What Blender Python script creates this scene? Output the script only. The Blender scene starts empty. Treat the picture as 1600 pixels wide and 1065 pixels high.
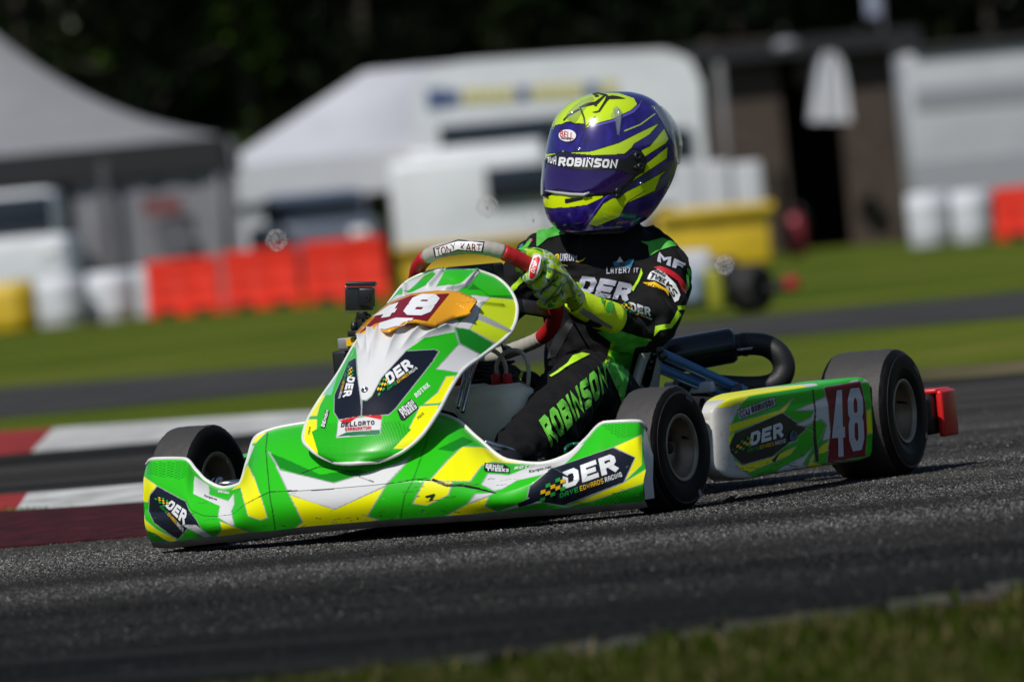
import bpy, bmesh, math, random
import numpy as np
from mathutils import Vector, Matrix, noise
from mathutils.bvhtree import BVHTree
from mathutils.geometry import tessellate_polygon

# ------------------------------------------------------------------ camera
# world frame: x = the kart's left, y = behind the kart, z = up; origin on the ground below the rear axle
FPX = 12750.0                                     # focal length in pixels of a 1600 px wide picture
CAMC = np.array([6.71888774, -16.26836293, 0.58])
_ya = math.radians(22.4407873 + 0.64661963); _pi = math.radians(0.72775328); _ro = math.radians(5.27190826)
_d = np.array([-math.sin(_ya)*math.cos(_pi), math.cos(_ya)*math.cos(_pi), -math.sin(_pi)])
_r = np.array([math.cos(_ya), math.sin(_ya), 0.0]); _u = np.cross(_r, _d)
CR = _r*math.cos(_ro) - _u*math.sin(_ro); CU = _r*math.sin(_ro) + _u*math.cos(_ro); CD = _d
RG = np.array([math.cos(_ya), math.sin(_ya), 0.0]); DG = np.array([-math.sin(_ya), math.cos(_ya), 0.0])
scene = bpy.context.scene
col = scene.collection
cd = bpy.data.cameras.new('camera'); camo = bpy.data.objects.new('camera', cd); col.objects.link(camo)
M4 = Matrix(((CR[0], CU[0], -CD[0], CAMC[0]), (CR[1], CU[1], -CD[1], CAMC[1]), (CR[2], CU[2], -CD[2], CAMC[2]), (0, 0, 0, 1)))
camo.matrix_world = M4
cd.sensor_width = 36; cd.sensor_fit = 'HORIZONTAL'; cd.lens = FPX/1600*36
cd.clip_start = 0.5; cd.clip_end = 2000
cd.dof.use_dof = True; cd.dof.focus_distance = 16.75; cd.dof.aperture_fstop = 5.4; cd.dof.aperture_blades = 9
scene.camera = camo
# ------------------------------------------------------------------ light
SUN_EL, SUN_B = 50, 32                            # elevation, degrees to the left of the camera
_e = math.radians(SUN_EL); _b = math.radians(SUN_B)
SUNV = -RG*math.cos(_e)*math.sin(_b) - DG*math.cos(_e)*math.cos(_b) + np.array([0, 0, math.sin(_e)])
w = bpy.data.worlds.new('World'); scene.world = w; w.use_nodes = True
nt = w.node_tree; sky = nt.nodes.new('ShaderNodeTexSky'); sky.sky_type = 'NISHITA'; sky.sun_disc = False; sky.dust_density = .4; sky.air_density = 1.0
sky.sun_elevation = _e; sky.sun_rotation = math.atan2(SUNV[0], SUNV[1])
nt.links.new(sky.outputs[0], nt.nodes['Background'].inputs[0]); nt.nodes['Background'].inputs[1].default_value = 0.085
sl = bpy.data.lights.new('sun', 'SUN'); sl.energy = 4.3; sl.angle = math.radians(0.5); sl.color = (1, .96, .9)
so = bpy.data.objects.new('sun', sl); col.objects.link(so)
so.rotation_euler = Vector(-SUNV).to_track_quat('-Z', 'Y').to_euler()
scene.view_settings.view_transform = 'Standard'; scene.view_settings.look = 'None'
scene.view_settings.exposure = -0.22; scene.view_settings.gamma = 1
scene.cycles.max_bounces = 6; scene.cycles.transparent_max_bounces = 12
random.seed(4); rng = np.random.default_rng(4)

# ------------------------------------------------------------------ tracing helpers
def ray(px, py):
    return CD*FPX + CR*(px-800) - CU*(py-532.5)
def up(px, py, ax, val):
    v = ray(px, py); t = (val-CAMC[ax])/v[ax]; return CAMC+v*t
def Y(px, py, y): return up(px, py, 1, y)
def onf(px, py, f):
    y = -1.2
    for _ in range(12): q = Y(px, py, y); y = f(q)
    return Y(px, py, y)
def plane_hit(px, py, o, n):
    v = ray(px, py); return CAMC + v*(np.dot(o-CAMC, n)/np.dot(v, n))
def proj(P):
    v = np.asarray(P)-CAMC; z = v@CD
    return np.stack([800+FPX*(v@CR)/z, 532.5-FPX*(v@CU)/z], -1)
def far(px, py, D):
    v = ray(px, py); v = v*(D/(v@DG)); return float(v@RG), float(v[2]+CAMC[2])
def FP(X, D, z=0.0):
    q = CAMC + RG*X + DG*D; return np.array([q[0], q[1], z])
def gp(px, py, z=0.0): return up(px, py, 2, z)

# ------------------------------------------------------------------ materials
def nd(m, t, **k):
    n = m.node_tree.nodes.new(t)
    for a, b in k.items(): setattr(n, a, b)
    return n
def mat(name, c=(.5, .5, .5), rough=.5, metal=0, coat=0, bump=0, bscale=50, vary=0, vscale=8, attr=None, trans=0, spec=.5, alpha=1, sheen=0, coords='Object', sub=0, stretch=(1,1,1)):
    m = bpy.data.materials.new(name); m.use_nodes = True; N = m.node_tree.nodes; L = m.node_tree.links
    b = N['Principled BSDF']; b.inputs['Base Color'].default_value = (*c, 1); b.inputs['Roughness'].default_value = rough
    b.inputs['Metallic'].default_value = metal; b.inputs['Coat Weight'].default_value = coat; b.inputs['Coat Roughness'].default_value = .06
    b.inputs['Transmission Weight'].default_value = trans; b.inputs['Specular IOR Level'].default_value = spec; b.inputs['Alpha'].default_value = alpha
    b.inputs['Sheen Weight'].default_value = sheen; b.inputs['Subsurface Weight'].default_value = sub
    tc = nd(m, 'ShaderNodeTexCoord'); mp = nd(m, 'ShaderNodeMapping'); mp.inputs['Scale'].default_value = stretch
    L.new(tc.outputs[coords], mp.inputs[0])
    src = None
    if attr:
        a = nd(m, 'ShaderNodeAttribute', attribute_name=attr); src = a.outputs['Color']; L.new(src, b.inputs['Base Color'])
    if vary:
        n1 = nd(m, 'ShaderNodeTexNoise'); n1.inputs['Scale'].default_value = vscale; n1.inputs['Detail'].default_value = 6; n1.inputs['Roughness'].default_value = .65
        L.new(mp.outputs[0], n1.inputs['Vector'])
        mr = nd(m, 'ShaderNodeMapRange'); mr.inputs['From Min'].default_value = .3; mr.inputs['From Max'].default_value = .7
        mr.inputs['To Min'].default_value = 1-vary; mr.inputs['To Max'].default_value = 1+vary*.6
        L.new(n1.outputs[0], mr.inputs[0])
        mx = nd(m, 'ShaderNodeVectorMath', operation='SCALE')
        if src: L.new(src, mx.inputs[0])
        else: mx.inputs[0].default_value = c
        L.new(mr.outputs[0], mx.inputs['Scale']); L.new(mx.outputs[0], b.inputs['Base Color'])
        mr2 = nd(m, 'ShaderNodeMapRange'); mr2.inputs['To Min'].default_value = max(0, rough-.12); mr2.inputs['To Max'].default_value = min(1, rough+.15)
        L.new(n1.outputs[0], mr2.inputs[0]); L.new(mr2.outputs[0], b.inputs['Roughness'])
    if bump:
        n2 = nd(m, 'ShaderNodeTexNoise'); n2.inputs['Scale'].default_value = bscale; n2.inputs['Detail'].default_value = 5
        L.new(mp.outputs[0], n2.inputs['Vector']); bp = nd(m, 'ShaderNodeBump'); bp.inputs['Strength'].default_value = 1; bp.inputs['Distance'].default_value = bump
        L.new(n2.outputs[0], bp.inputs['Height']); L.new(bp.outputs[0], b.inputs['Normal'])
    return m
def S(*c):                                         # sRGB 0..255 to linear
    return tuple(((v/255)/12.92 if v/255 <= .04045 else ((v/255+.055)/1.055)**2.4) for v in c)
MT = {}
MT['black'] = mat('black_plastic', (.012, .012, .013), .4)
MT['matt'] = mat('matt_black', (.01, .01, .01), .75)
MT['white'] = mat('white_plastic', (.72, .72, .70), .35, vary=.12, vscale=20)
MT['steel'] = mat('polished_steel', (.55, .55, .56), .22, 1, vary=.2, vscale=30)
MT['dsteel'] = mat('dark_steel', (.12, .12, .12), .4, .9, vary=.3, vscale=30)
MT['blue_metal'] = mat('anodised_blue_bar', (.05, .20, .42), .35, .1, vary=.2, vscale=30, coat=.3)
MT['blue_edge'] = mat('bare_bar_edge', (.45, .47, .5), .35, .7)
MT['gold'] = mat('magnesium_rim', (.25, .195, .13), .45, .5, vary=.25, vscale=25)
MT['lip'] = mat('rim_lip', (.30, .26, .19), .45, .6, vary=.25, vscale=25)
MT['tread'] = mat('tyre_tread', (.042, .039, .037), .62, spec=.45, vscale=30, bump=.0012, bscale=160, stretch=(1.6, 1, 1))
MT['sidewall'] = mat('tyre_sidewall', (.0035, .0035, .0035), .55, spec=.16, vary=.3, vscale=14, bump=.0004, bscale=120)
MT['frame'] = mat('green_frame_paint', (.0, .11, .06), .35, .2, coat=.5)
MT['tank'] = mat('fuel_tank_plastic', (.78, .71, .53), .42, vary=.12, vscale=10, sub=.15, bump=.0008, bscale=20)
MT['hose'] = mat('clear_hose', (.42, .39, .31), .25)
MT['red'] = mat('red_rubber', (.45, .008, .012), .5, vary=.15, vscale=30, bump=.0006, bscale=200)
MT['redp'] = mat('red_plastic', (.62, .012, .012), .35, vary=.15, vscale=15)
MT['suede'] = mat('grey_wheel_wrap', (.40, .375, .33), .6, vary=.15, vscale=40, bump=.0005, bscale=250)
MT['paint'] = mat('printed_livery', (.5, .5, .5), .32, attr='Col', coat=.07, spec=.25, bump=.0005, bscale=14)
MT['scuff'] = mat('scuffed_lip', (.26, .25, .22), .55, vary=.35, vscale=18, bump=.001, bscale=60)
MT['podwhite'] = mat('pod_white_plastic', (.62, .60, .54), .38, vary=.22, vscale=9)
MT['seat'] = mat('seat_fibreglass', (.36, .36, .31), .35, vary=.15, vscale=14)
MT['w'] = mat('print_white', (.78, .79, .80), .35)
MT['wl'] = mat('print_white_soft', (.55, .56, .60), .5)
MT['k'] = mat('print_black', (.008, .008, .01), .4)
MT['navy'] = mat('print_navy', (.008, .011, .02), .35)
MT['y'] = mat('print_yellow', S(240, 190, 20), .4)
MT['g'] = mat('print_green', S(30, 160, 60), .4)
MT['r'] = mat('print_red', S(190, 20, 35), .4)
MT['maroon'] = mat('print_maroon', S(125, 12, 32), .4)

# ------------------------------------------------------------------ mesh helpers
def tag(o, label=None, cat=None, group=None, kind=None):
    if label: o['label'] = label
    if cat: o['category'] = cat
    if group: o['group'] = group
    if kind: o['kind'] = kind
    return o
def empty(name, loc=(0, 0, 0), parent=None):
    o = bpy.data.objects.new(name, None); col.objects.link(o); o.location = loc; o.parent = parent; o.empty_display_size = .1
    return o
def mk(name, V, F, m, parent=None, smooth=True, mats=None, mi=None, loc=None):
    me = bpy.data.meshes.new(name); me.from_pydata([tuple(map(float, v)) for v in V], [], F)
    for mm in (mats or [m]): me.materials.append(mm)
    if mi is not None: me.polygons.foreach_set('material_index', np.asarray(mi, np.int32))
    me.polygons.foreach_set('use_smooth', np.full(len(me.polygons), smooth)); me.validate(); me.update()
    o = bpy.data.objects.new(name, me); col.objects.link(o)
    if parent: o.parent = parent
    if loc is not None: o.location = loc
    return o
class MB:
    def __init__(s): s.V = []; s.F = []; s.mi = []; s.m = 0
    def add(s, V, F):
        k = len(s.V); s.V += [tuple(map(float, v)) for v in V]; s.F += [tuple(i+k for i in f) for f in F]; s.mi += [s.m]*len(F); return s
    def box(s, c, h, R=None, bev=0.0):
        c = np.array(c, float); h = np.array(h, float)
        bm = bmesh.new(); bmesh.ops.create_cube(bm, size=2)
        for v in bm.verts: v.co = Vector([v.co[i]*h[i] for i in range(3)])
        if bev: bmesh.ops.bevel(bm, geom=bm.edges[:], offset=bev, segments=2, profile=.6, affect='EDGES')
        V = [np.array(v.co) for v in bm.verts]; F = [[v.index for v in f.verts] for f in bm.faces]; bm.free()
        if R is not None: V = [np.array(R) @ v for v in V]
        return s.add([v+c for v in V], F)
    def tube(s, pts, r, n=10, closed=False, caps=True, ell=None):
        pts = [np.array(p, float) for p in pts]; N = len(pts)
        rr = [r]*N if np.isscalar(r) else list(r)
        T = []
        for i in range(N):
            a = pts[(i-1) % N] if (closed or i > 0) else pts[i]; b = pts[(i+1) % N] if (closed or i < N-1) else pts[i]
            t = b-a; T.append(t/(np.linalg.norm(t)+1e-12))
        ref = np.array([0, 0, 1.]) if abs(T[0][2]) < .9 else np.array([1., 0, 0])
        V = []; nrm = np.cross(T[0], ref); nrm /= np.linalg.norm(nrm)
        for i in range(N):
            nrm = nrm - T[i]*np.dot(nrm, T[i]); nrm /= np.linalg.norm(nrm)+1e-12; bi = np.cross(T[i], nrm)
            e1, e2 = (rr[i], rr[i]) if ell is None else (rr[i]*ell[0], rr[i]*ell[1])
            for k in range(n):
                a = 2*math.pi*k/n; V.append(pts[i]+nrm*math.cos(a)*e1+bi*math.sin(a)*e2)
        F = []
        for i in range(N if closed else N-1):
            for k in range(n):
                a = i*n+k; b = i*n+(k+1) % n; j = (i+1) % N; F.append((a, b, j*n+(k+1) % n, j*n+k))
        if caps and not closed: F += [tuple(range(n))[::-1], tuple((N-1)*n+k for k in range(n))]
        return s.add(V, F)
    def lathe(s, prof, o, ax, n=40):                   # prof (r, t) along axis ax from o
        ax = np.array(ax, float); ax /= np.linalg.norm(ax); o = np.array(o, float)
        ref = np.array([0, 0, 1.]) if abs(ax[2]) < .9 else np.array([1., 0, 0]); e1 = np.cross(ax, ref); e1 /= np.linalg.norm(e1); e2 = np.cross(ax, e1)
        V = []; F = []
        for r, t in prof:
            for k in range(n):
                a = 2*math.pi*k/n; V.append(o+ax*t+(e1*math.cos(a)+e2*math.sin(a))*r)
        for i in range(len(prof)-1):
            for k in range(n): a = i*n+k; b = i*n+(k+1) % n; F.append((a, b, b+n, a+n))
        return s.add(V, F)
    def build(s, name, m=None, parent=None, smooth=True, mats=None, loc=None):
        return mk(name, s.V, s.F, m, parent, smooth, mats, s.mi if mats else None, loc)
def pchip(K, n):                                   # K (k,dim) control rows -> n rows, no overshoot
    K = np.asarray(K, float); k = len(K); d = np.diff(K, axis=0); m = np.zeros_like(K)
    with np.errstate(all='ignore'):
        h = 2*d[:-1]*d[1:]/(d[:-1]+d[1:])
    m[1:-1] = np.where(d[:-1]*d[1:] > 0, h, 0); m[0] = d[0]; m[-1] = d[-1]
    t = np.linspace(0, k-1, n); i = np.minimum(t.astype(int), k-2); f = (t-i).reshape((-1,)+(1,)*(K.ndim-1))
    return (2*f**3-3*f**2+1)*K[i]+(f**3-2*f**2+f)*m[i]+(-2*f**3+3*f**2)*K[i+1]+(f**3-f**2)*m[i+1]
def crom(K, n, closed=False):                      # catmull-rom through points
    K = np.asarray(K, float)
    E = np.vstack([K[-1], K, K[0], K[1]]) if closed else np.vstack([2*K[0]-K[1], K, 2*K[-1]-K[-2]])
    k = len(K) if closed else len(K)-1
    t = np.linspace(0, k, n, endpoint=not closed); i = np.minimum(t.astype(int), k-1); f = (t-i)[:, None]
    a, b, c, d = E[i], E[i+1], E[i+2], E[i+3]
    return .5*((2*b)+(-a+c)*f+(2*a-5*b+4*c-d)*f**2+(-a+3*b-3*c+d)*f**3)
def grid_faces(nv, nu, wrap=False):
    i = np.arange(nv-1)[:, None]; j = np.arange(nu if wrap else nu-1)[None, :]; j2 = (j+1) % nu
    return np.stack([i*nu+j, i*nu+j2, (i+1)*nu+j2, (i+1)*nu+j], -1).reshape(-1, 4)
class Panel:                                       # a printed surface: fine grid + colour per vertex
    def __init__(s, P, base, wrap=False, flip=False):
        s.P = P; s.nv, s.nu = P.shape[:2]; s.wrap = wrap
        du = np.gradient(P, axis=1); dv = np.gradient(P, axis=0); n = np.cross(du, dv); n /= np.linalg.norm(n, axis=-1, keepdims=True)+1e-12
        if flip: n = -n
        s.N = n; s.Q = proj(P.reshape(-1, 3)).reshape(s.nv, s.nu, 2)
        s.front = ((P-CAMC)*n).sum(-1) < 0
        s.col = np.ones((s.nv, s.nu, 4)); s.col[..., :3] = base
        s.met = np.array([np.linalg.norm(np.diff(P, axis=1), axis=-1).mean(), np.linalg.norm(np.diff(P, axis=0), axis=-1).mean()])
    def uv(s, px, py):
        st = 3; Q = s.Q[::st, ::st]; d = (Q[..., 0]-px)**2+(Q[..., 1]-py)**2+np.where(s.front[::st, ::st], 0, 400)
        j, i = np.unravel_index(np.argmin(d), d.shape); j = float(j*st); i = float(i*st)
        for _ in range(3):
            ji = int(min(max(round(j), 1), s.nv-2)); ii = int(min(max(round(i), 1), s.nu-2))
            a = (s.Q[ji, ii+1]-s.Q[ji, ii-1])/2; b = (s.Q[ji+1, ii]-s.Q[ji-1, ii])/2; e = np.array([px, py])-s.Q[ji, ii]
            D = a[0]*b[1]-a[1]*b[0]
            if abs(D) < 1e-4: break
            di = (e[0]*b[1]-e[1]*b[0])/D; dj = (a[0]*e[1]-a[1]*e[0])/D
            di = min(max(di, -40), 40); dj = min(max(dj, -40), 40); i = ii+di; j = ji+dj
        return i, j
    def trace(s, pts, closed=True, step=6):
        out = []; n = len(pts)
        for k in range(n if closed else n-1):
            a = np.array(pts[k], float); b = np.array(pts[(k+1) % n], float); m = max(1, int(np.hypot(*(b-a))/step))
            for q in range(m): out.append(s.uv(*(a+(b-a)*q/m)))
        if not closed: out.append(s.uv(*pts[-1]))
        return np.array(out)
    def inside(s, T):
        x0, y0 = np.floor(T.min(0)).astype(int); x1, y1 = np.ceil(T.max(0)).astype(int)+1
        x0 = max(x0, 0); y0 = max(y0, 0); x1 = min(x1, s.nu); y1 = min(y1, s.nv)
        if x1 <= x0 or y1 <= y0: return None
        X, Yy = np.meshgrid(np.arange(x0, x1), np.arange(y0, y1)); c = np.zeros(X.shape, bool)
        for k in range(len(T)):
            a, b = T[k], T[(k+1) % len(T)]
            if a[1] == b[1]: continue
            c ^= ((a[1] > Yy) != (b[1] > Yy)) & (X < (b[0]-a[0])*(Yy-a[1])/(b[1]-a[1])+a[0])
        return (slice(y0, y1), slice(x0, x1)), c
    def poly(s, pts, c, edge=None, ew=1.4, dots=None):
        T = s.trace(pts); r = s.inside(T)
        if r is None: return s
        sl_, msk = r; s.col[sl_][..., :3][msk] = c
        if dots:
            jj, ii = np.mgrid[sl_[0], sl_[1]]; dm = (np.sin(ii*dots[1])*np.sin(jj*dots[1]) > .25) & msk; s.col[sl_][..., :3][dm] = dots[0]
        if edge: s._line(np.vstack([T, T[:1]]), edge, ew)
        return s
    def _line(s, T, c, wpx):
        W = wpx
        for a, b in zip(T[:-1], T[1:]):
            x0 = int(max(min(a[0], b[0])-W*2-2, 0)); x1 = int(min(max(a[0], b[0])+W*2+3, s.nu)); y0 = int(max(min(a[1], b[1])-W*2-2, 0)); y1 = int(min(max(a[1], b[1])+W*2+3, s.nv))
            if x1 <= x0 or y1 <= y0: continue
            X, Yy = np.meshgrid(np.arange(x0, x1), np.arange(y0, y1)); P = np.stack([X-a[0], Yy-a[1]], -1)*s.met; ab = (b-a)*s.met
            t = np.clip((P@ab)/(ab@ab+1e-9), 0, 1); d = np.linalg.norm(P-t[..., None]*ab, axis=-1)
            m = d < W/2*s.pxm; s.col[y0:y1, x0:x1, :3][m] = c
    pxm = 1/750.
    def line(s, pts, c, w=2.0): s._line(s.trace(pts, False), c, w); return s
    def build(s, name, m, parent, flip=False):
        me = bpy.data.meshes.new(name); F = grid_faces(s.nv, s.nu, s.wrap)
        if flip: F = F[:, ::-1]
        me.vertices.add(s.nv*s.nu); me.vertices.foreach_set('co', s.P.reshape(-1).astype(np.float32))
        me.loops.add(F.size); me.loops.foreach_set('vertex_index', F.reshape(-1).astype(np.int32))
        me.polygons.add(len(F)); me.polygons.foreach_set('loop_start', np.arange(0, F.size, 4, dtype=np.int32))
        me.update(calc_edges=True); me.polygons.foreach_set('use_smooth', np.ones(len(F), bool))
        a = me.color_attributes.new('Col', 'FLOAT_COLOR', 'POINT'); a.data.foreach_set('color', s.col.reshape(-1).astype(np.float32))
        me.materials.append(m); o = bpy.data.objects.new(name, me); col.objects.link(o); o.parent = parent
        return o
    def bvh(s, st=2):
        P = s.P[::st, ::st]; return BVHTree.FromPolygons([tuple(v) for v in P.reshape(-1, 3)], grid_faces(*P.shape[:2], s.wrap).tolist())
def bvh_of(objs):
    V = []; F = []
    for o in objs:
        k = len(V); V += [tuple(o.matrix_world @ v.co) for v in o.data.vertices]; F += [tuple(i+k for i in p.vertices) for p in o.data.polygons]
    return BVHTree.FromPolygons(V, F)
# ------------------------------------------------------------------ printed decals laid on a surface
def stick(name, polys, bvh, m, parent, off=.0008, step=9, cut=6, mats=None):
    """polys: [(outline, material index)] traced outlines; each is laid on the surface as a thin skin of its own"""
    bm = bmesh.new()
    lev = 0; last = None
    for k, (poly, mi) in enumerate(polys):
        if last is not None and mi != last: lev = min(lev+1, 4)
        last = mi; vs = [bm.verts.new((p[0], p[1], (k % 4)*.006+lev*.022)) for p in poly]
        try: f = bm.faces.new(vs); f.material_index = mi
        except ValueError: pass
    bmesh.ops.triangulate(bm, faces=bm.faces[:])
    for _ in range(cut):
        e = [e for e in bm.edges if e.calc_length() > step]
        if not e: break
        bmesh.ops.subdivide_edges(bm, edges=e, cuts=1); bmesh.ops.triangulate(bm, faces=[f for f in bm.faces if len(f.verts) > 3])
    C = Vector(CAMC); bad = []
    for v in bm.verts:
        lay = v.co.z*.02; d = Vector(ray(v.co.x, v.co.y)).normalized(); h = bvh.ray_cast(C+d*12, d)
        if h[0] is None: bad.append(v); continue
        n = h[1] if h[1].dot(d) < 0 else -h[1]; v.co = h[0]+n*(off+lay)
    bmesh.ops.delete(bm, geom=bad, context='VERTS')
    bm.normal_update()
    for f in bm.faces:
        if f.normal.dot(f.calc_center_median()-C) > 0: f.normal_flip()
        f.smooth = True
    me = bpy.data.meshes.new(name); bm.to_mesh(me); bm.free()
    for mm in (mats or [m]): me.materials.append(mm)
    o = bpy.data.objects.new(name, me); col.objects.link(o); o.parent = parent
    return o
G = {  # angular racing letters: strokes on a unit box
 'A': [[(0,0),(0,.8),(.22,1),(.78,1),(1,.8),(1,0)],[(0,.42),(1,.42)]],
 'B': [[(0,0),(0,1),(.8,1),(1,.85),(1,.64),(.86,.52),(1,.4),(1,.16),(.8,0),(0,0)],[(0,.52),(.86,.52)]],
 'C': [[(1,.72),(1,.84),(.8,1),(.2,1),(0,.84),(0,.16),(.2,0),(.8,0),(1,.16),(1,.28)]],
 'D': [[(0,0),(0,1),(.75,1),(1,.8),(1,.2),(.75,0),(0,0)]],
 'E': [[(1,1),(0,1),(0,0),(1,0)],[(0,.5),(.85,.5)]], 'G': [[(1,.75),(1,.85),(.8,1),(.2,1),(0,.84),(0,.16),(.2,0),(1,0),(1,.45),(.55,.45)]],
 'H': [[(0,0),(0,1)],[(1,0),(1,1)],[(0,.5),(1,.5)]], 'I': [[(.5,0),(.5,1)]], 'J': [[(1,1),(1,.16),(.8,0),(.2,0),(0,.16),(0,.3)]],
 'K': [[(0,0),(0,1)],[(1,1),(.2,.5),(1,0)]], 'L': [[(0,1),(0,0),(1,0)]], 'M': [[(0,0),(0,1),(.5,.45),(1,1),(1,0)]], 'N': [[(0,0),(0,1),(1,0),(1,1)]],
 'O': [[(0,.18),(0,.82),(.2,1),(.8,1),(1,.82),(1,.18),(.8,0),(.2,0),(0,.18)]], 'P': [[(0,0),(0,1),(.8,1),(1,.84),(1,.6),(.8,.45),(0,.45)]],
 'R': [[(0,0),(0,1),(.8,1),(1,.84),(1,.6),(.8,.45),(0,.45)],[(.55,.45),(1,0)]], 'S': [[(1,1),(.2,1),(0,.86),(0,.66),(.2,.53),(.8,.47),(1,.34),(1,.14),(.8,0),(0,0)]],
 'T': [[(0,1),(1,1)],[(.5,1),(.5,0)]], 'U': [[(0,1),(0,.16),(.2,0),(.8,0),(1,.16),(1,1)]], 'V': [[(0,1),(.5,0),(1,1)]], 'W': [[(0,1),(.25,0),(.5,.7),(.75,0),(1,1)]],
 'X': [[(0,0),(1,1)],[(0,1),(1,0)]], 'Y': [[(0,1),(.5,.5),(1,1)],[(.5,.5),(.5,0)]], 'F': [[(1,1),(0,1),(0,0)],[(0,.5),(.8,.5)]],
 '4': [[(.8,-.06),(.8,1),(.62,1),(-.02,.3),(1.05,.3)]],
 '8': [[(.2,.53),(0,.64),(0,.86),(.22,1),(.78,1),(1,.86),(1,.64),(.8,.53),(1,.4),(1,.14),(.78,0),(.22,0),(0,.14),(0,.4),(.2,.53),(.8,.53)]],
 '7': [[(0,1),(1,1),(.4,0)]], '.': [[(.4,0),(.6,0)]], '-': [[(0,.5),(1,.5)]], '/': [[(0,0),(1,1)]]}
def ribbon(pts, tx, ty):
    """one stroke as quads with mitred joins, in a box where stroke thickness is tx,ty"""
    P = np.array(pts, float); P = P*np.array([1-tx, 1-ty])+np.array([tx, ty])/2; out = []; n = len(P)
    cl = np.allclose(P[0], P[-1]); asp = ty/tx; Sx = np.array([asp, 1.]); P2 = P*Sx; h = ty/2
    L = []; R = []
    for i in range(n):
        if cl: a = P2[i-1] if i else P2[-2]; c = P2[(i+1)] if i < n-1 else P2[1]
        else: a = P2[i-1] if i else None; c = P2[i+1] if i < n-1 else None
        b = P2[i]; d1 = (b-a)/np.linalg.norm(b-a) if a is not None else None; d2 = (c-b)/np.linalg.norm(c-b) if c is not None else None
        if d1 is None: nrm = np.array([-d2[1], d2[0]]); b = b-d2*h; k = h
        elif d2 is None: nrm = np.array([-d1[1], d1[0]]); b = b+d1*h; k = h
        else:
            n1 = np.array([-d1[1], d1[0]]); n2 = np.array([-d2[1], d2[0]]); nrm = n1+n2; q = np.linalg.norm(nrm)
            nrm = nrm/q if q > .1 else n1; k = h/max(.69, nrm@n1)
        L.append((b+nrm*k)/Sx); R.append((b-nrm*k)/Sx)
    for i in range(n-1): out.append([L[i], L[i+1], R[i+1], R[i]])
    return out
def words(text, q, th=.2, gap=.22, wd=.72, mi=0, narrow='I.'):
    """q: bottom-left, bottom-right, top-right, top-left corners; returns quads for stick()"""
    q = [np.array(p, float) for p in q]; adv = []; x = 0
    for ch in text:
        wq = (.3 if ch in 'I.' else .5 if ch == ' ' else 1.25 if ch in 'MW' else 1)
        adv.append((x, wq)); x += wq+gap
    tot = x-gap; out = []
    for ch, (x0, wq) in zip(text, adv):
        if ch == ' ' or ch not in G: continue
        tx = th/wd/ (wq if ch not in 'I.' else .3); tx = min(tx, .96)
        for st in G[ch]:
            st2 = [(.5, y) for _, y in st] if ch == 'I' else st
            for quad in ribbon(st2, tx, th):
                pp = []
                for (a, b) in quad:
                    u = (x0+a*wq)/tot; v = b
                    pp.append((q[0]*(1-u)+q[1]*u)*(1-v)+(q[3]*(1-u)+q[2]*u)*v)
                out.append((pp, mi))
    return out
def bilin(q, P):
    q = [np.array(p, float) for p in q]; return [(q[0]*(1-u)+q[1]*u)*(1-v)+(q[3]*(1-u)+q[2]*u)*v for u, v in P]
def quad(q, x0, y0, x1, y1): return bilin(q, [(x0, y0), (x1, y0), (x1, y1), (x0, y1)])
def typeset(text, q, mi=0, bold=.02, shear=0.0):
    """proportional letters (built-in face) as triangles inside the box q"""
    cu = bpy.data.curves.new('t', 'FONT'); cu.body = text; cu.offset = bold; cu.shear = shear; cu.resolution_u = 2
    ob = bpy.data.objects.new('t', cu); col.objects.link(ob); bpy.context.view_layer.update()
    me = ob.evaluated_get(bpy.context.evaluated_depsgraph_get()).to_mesh()
    V = np.array([v.co[:2] for v in me.vertices]); lo = V.min(0); hi = V.max(0); V = (V-lo)/(hi-lo)
    out = [([p for p in bilin(q, [V[i] for i in f.vertices])], mi) for f in me.polygons]
    bpy.data.objects.remove(ob); bpy.data.curves.remove(cu); return out
def team_logo(parent, bvh, q, small=True, name='team_logo', off=.0009):
    """DER with the little chequered flag and the line of small writing below; q is the box of the whole mark"""
    P = words('DER', quad(q, .30, .30, .98, .98) if small else quad(q, .3, .1, 1, 1), th=.26, gap=.16, wd=.8)
    k = 0
    for i in range(5):
        for j in range(4):
            if (i+j) % 2: continue
            x = .02+i*.062; y = .12+j*.15+i*.035
            P.append((quad(q, x, y, x+.058, y+.14), 1 if (i+j//2) % 2 else 2))
    if small:
        P += words('DAVE', quad(q, .26, .02, .48, .2), th=.17, mi=2, gap=.3)
        P += words('EDWARDS', quad(q, .5, .02, .78, .2), th=.17, mi=1, gap=.3)
        P += words('RACING', quad(q, .80, .02, 1.0, .2), th=.17, mi=0, gap=.3)
    return stick(name, P, bvh, None, parent, off=off, mats=[MT['w'], MT['y'], MT['g']], step=12, cut=3)
# ================================================================== KART
kart = empty('racing_kart'); tag(kart, 'low green and yellow racing kart number 48 on the asphalt', 'racing kart')
GR = (.025, .50, .010); GR2 = (.008, .22, .010); YL = (.88, .87, .003); WH = (.66, .66, .66); SV = (.36, .37, .38); NV = (.009, .012, .022)
def cr(ox, oy, sc): return lambda *pts: [(ox+x/sc, oy+y/sc) for x, y in pts]
c1 = cr(200, 580, 3.671); c2 = cr(460, 380, 2.9575); c3 = cr(600, 620, 3.077); c4 = cr(820, 130, 4.096); c5 = cr(740, 340, 4.324); c6 = cr(740, 500, 4.438); c7 = cr(980, 490, 3.944); c8 = cr(1080, 520, 3.636)
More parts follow.
